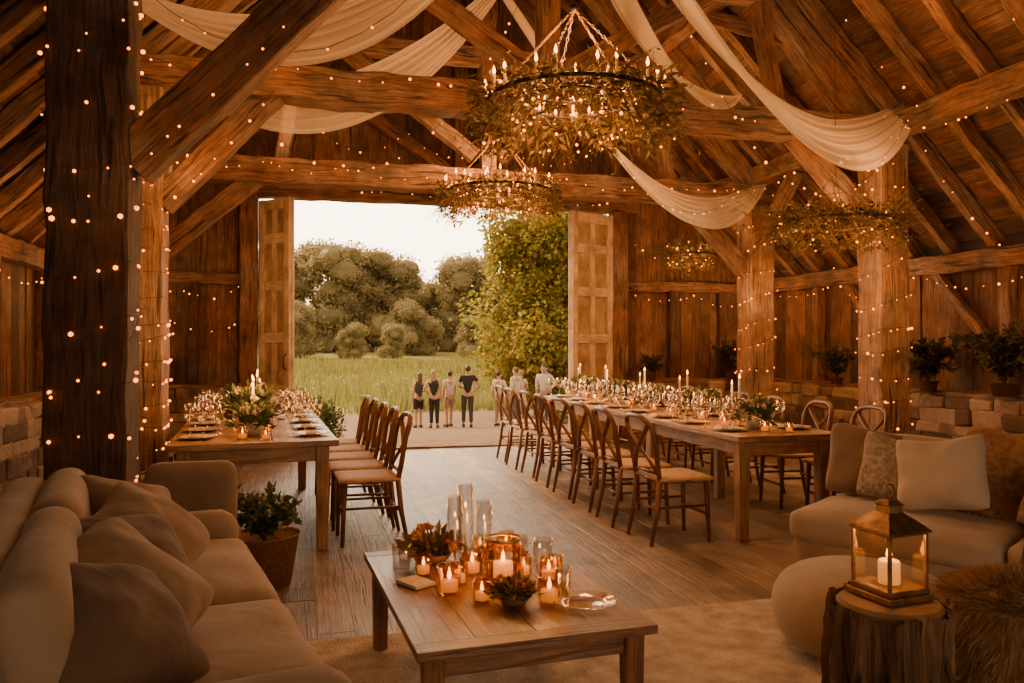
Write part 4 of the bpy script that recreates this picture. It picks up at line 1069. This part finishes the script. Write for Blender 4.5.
# ---------------------------------------------------------------- lights
def pt(loc,W,r=.12,c=(1,.43,.13)):
    l=bpy.data.lights.new('warm_point_light','POINT'); l.energy=W; l.shadow_soft_size=r; l.color=c
    o=bpy.data.objects.new('warm_point_light',l); COL.objects.link(o); o.location=loc
pt((1.73,4.92,3.3),115,.2); pt((1.73,4.92,2.6),42,.2); pt((2.05,8.24,3.3),150,.2); pt((2.05,8.24,2.65),60,.2)
pt((4.75,6.3,2.6),45,.2); pt((5.0,9.6,2.6),30,.2)
for p in ((6.3,5.2,2.0),(6.3,8.0,2.0),(6.0,10.0,2.0),(-2.2,9.8,2.0),(-2.1,7.5,2.0)): pt(p,26,.15)
for p in ((4.6,5.2,4.0),(4.4,8.0,4.0),(-.3,5.9,3.9),(0,8.6,3.9)): pt(p,26,.2)
for p in ((-.7,6.1,1.7),(-.75,6.2,2.7),(5.1,6.2,2.0),(5.2,8.6,2.0)): pt(p,14,.12)  # added point lights beside the posts to brighten them, no fixture there
pt((-.72,4.1,2.2),3,.12)
pt((.8,3.14,.76),9,.06); pt((1.995,2.36,.75),2.2,.03)
for yy in (5.8,7.2,8.6): pt((3.38,yy,1.15),11,.08)
for yy in (6.0,7.4): pt((-.36,yy,1.15),9,.08)
sl=bpy.data.lights.new('sun','SUN'); sl.energy=8; sl.angle=.3; sl.color=(1,.62,.30); so=bpy.data.objects.new('sun',sl); COL.objects.link(so)
so.rotation_euler=Vector((.42,-.55,-.58)).to_track_quat('-Z','Y').to_euler()
w=bpy.data.worlds.new('World'); bpy.context.scene.world=w; w.use_nodes=True; nt=w.node_tree; bg=nt.nodes['Background']
tc=nd(nt,'ShaderNodeTexCoord'); sp=nd(nt,'ShaderNodeSeparateXYZ'); nt.links.new(tc.outputs['Generated'],sp.inputs[0])
rp=ramp(nt,[(0,(1.0,.62,.34)),(.10,(1.0,.76,.50)),(.4,(1.0,.80,.58))]); nt.links.new(sp.outputs['Z'],rp.inputs['Fac'])
fy=nd(nt,'ShaderNodeMapRange'); fy.interpolation_type='SMOOTHSTEP'; fy.inputs['From Min'].default_value=.2; fy.inputs['From Max'].default_value=.85; nt.links.new(sp.outputs['Y'],fy.inputs['Value'])
fz=nd(nt,'ShaderNodeMapRange'); fz.interpolation_type='SMOOTHSTEP'; fz.inputs['From Min'].default_value=.15; fz.inputs['From Max'].default_value=.6; fz.inputs['To Min'].default_value=1; fz.inputs['To Max'].default_value=0; nt.links.new(sp.outputs['Z'],fz.inputs['Value'])
m1_=nd(nt,'ShaderNodeMath',operation='MULTIPLY'); nt.links.new(fy.outputs[0],m1_.inputs[0]); nt.links.new(fz.outputs[0],m1_.inputs[1])
m2_=nd(nt,'ShaderNodeMath',operation='MULTIPLY_ADD'); m2_.inputs[1].default_value=7.6; m2_.inputs[2].default_value=2.0; nt.links.new(m1_.outputs[0],m2_.inputs[0]); nt.links.new(m2_.outputs[0],bg.inputs['Strength'])
cm=nd(nt,'ShaderNodeMix',data_type='RGBA'); cm.inputs[6].default_value=(1.0,.66,.40,1); nt.links.new(m1_.outputs[0],cm.inputs[0]); nt.links.new(rp.outputs[0],cm.inputs[7]); nt.links.new(cm.outputs[2],bg.inputs['Color'])
# ---------------------------------------------------------------- camera
cam=bpy.data.cameras.new('Camera'); cam.lens=28; cam.sensor_width=36; cam.clip_end=1000
co=bpy.data.objects.new('Camera',cam); COL.objects.link(co); co.location=(0,0,1.4)
co.rotation_euler=(math.radians(90.25),0,-math.radians(14.9)); bpy.context.scene.camera=co
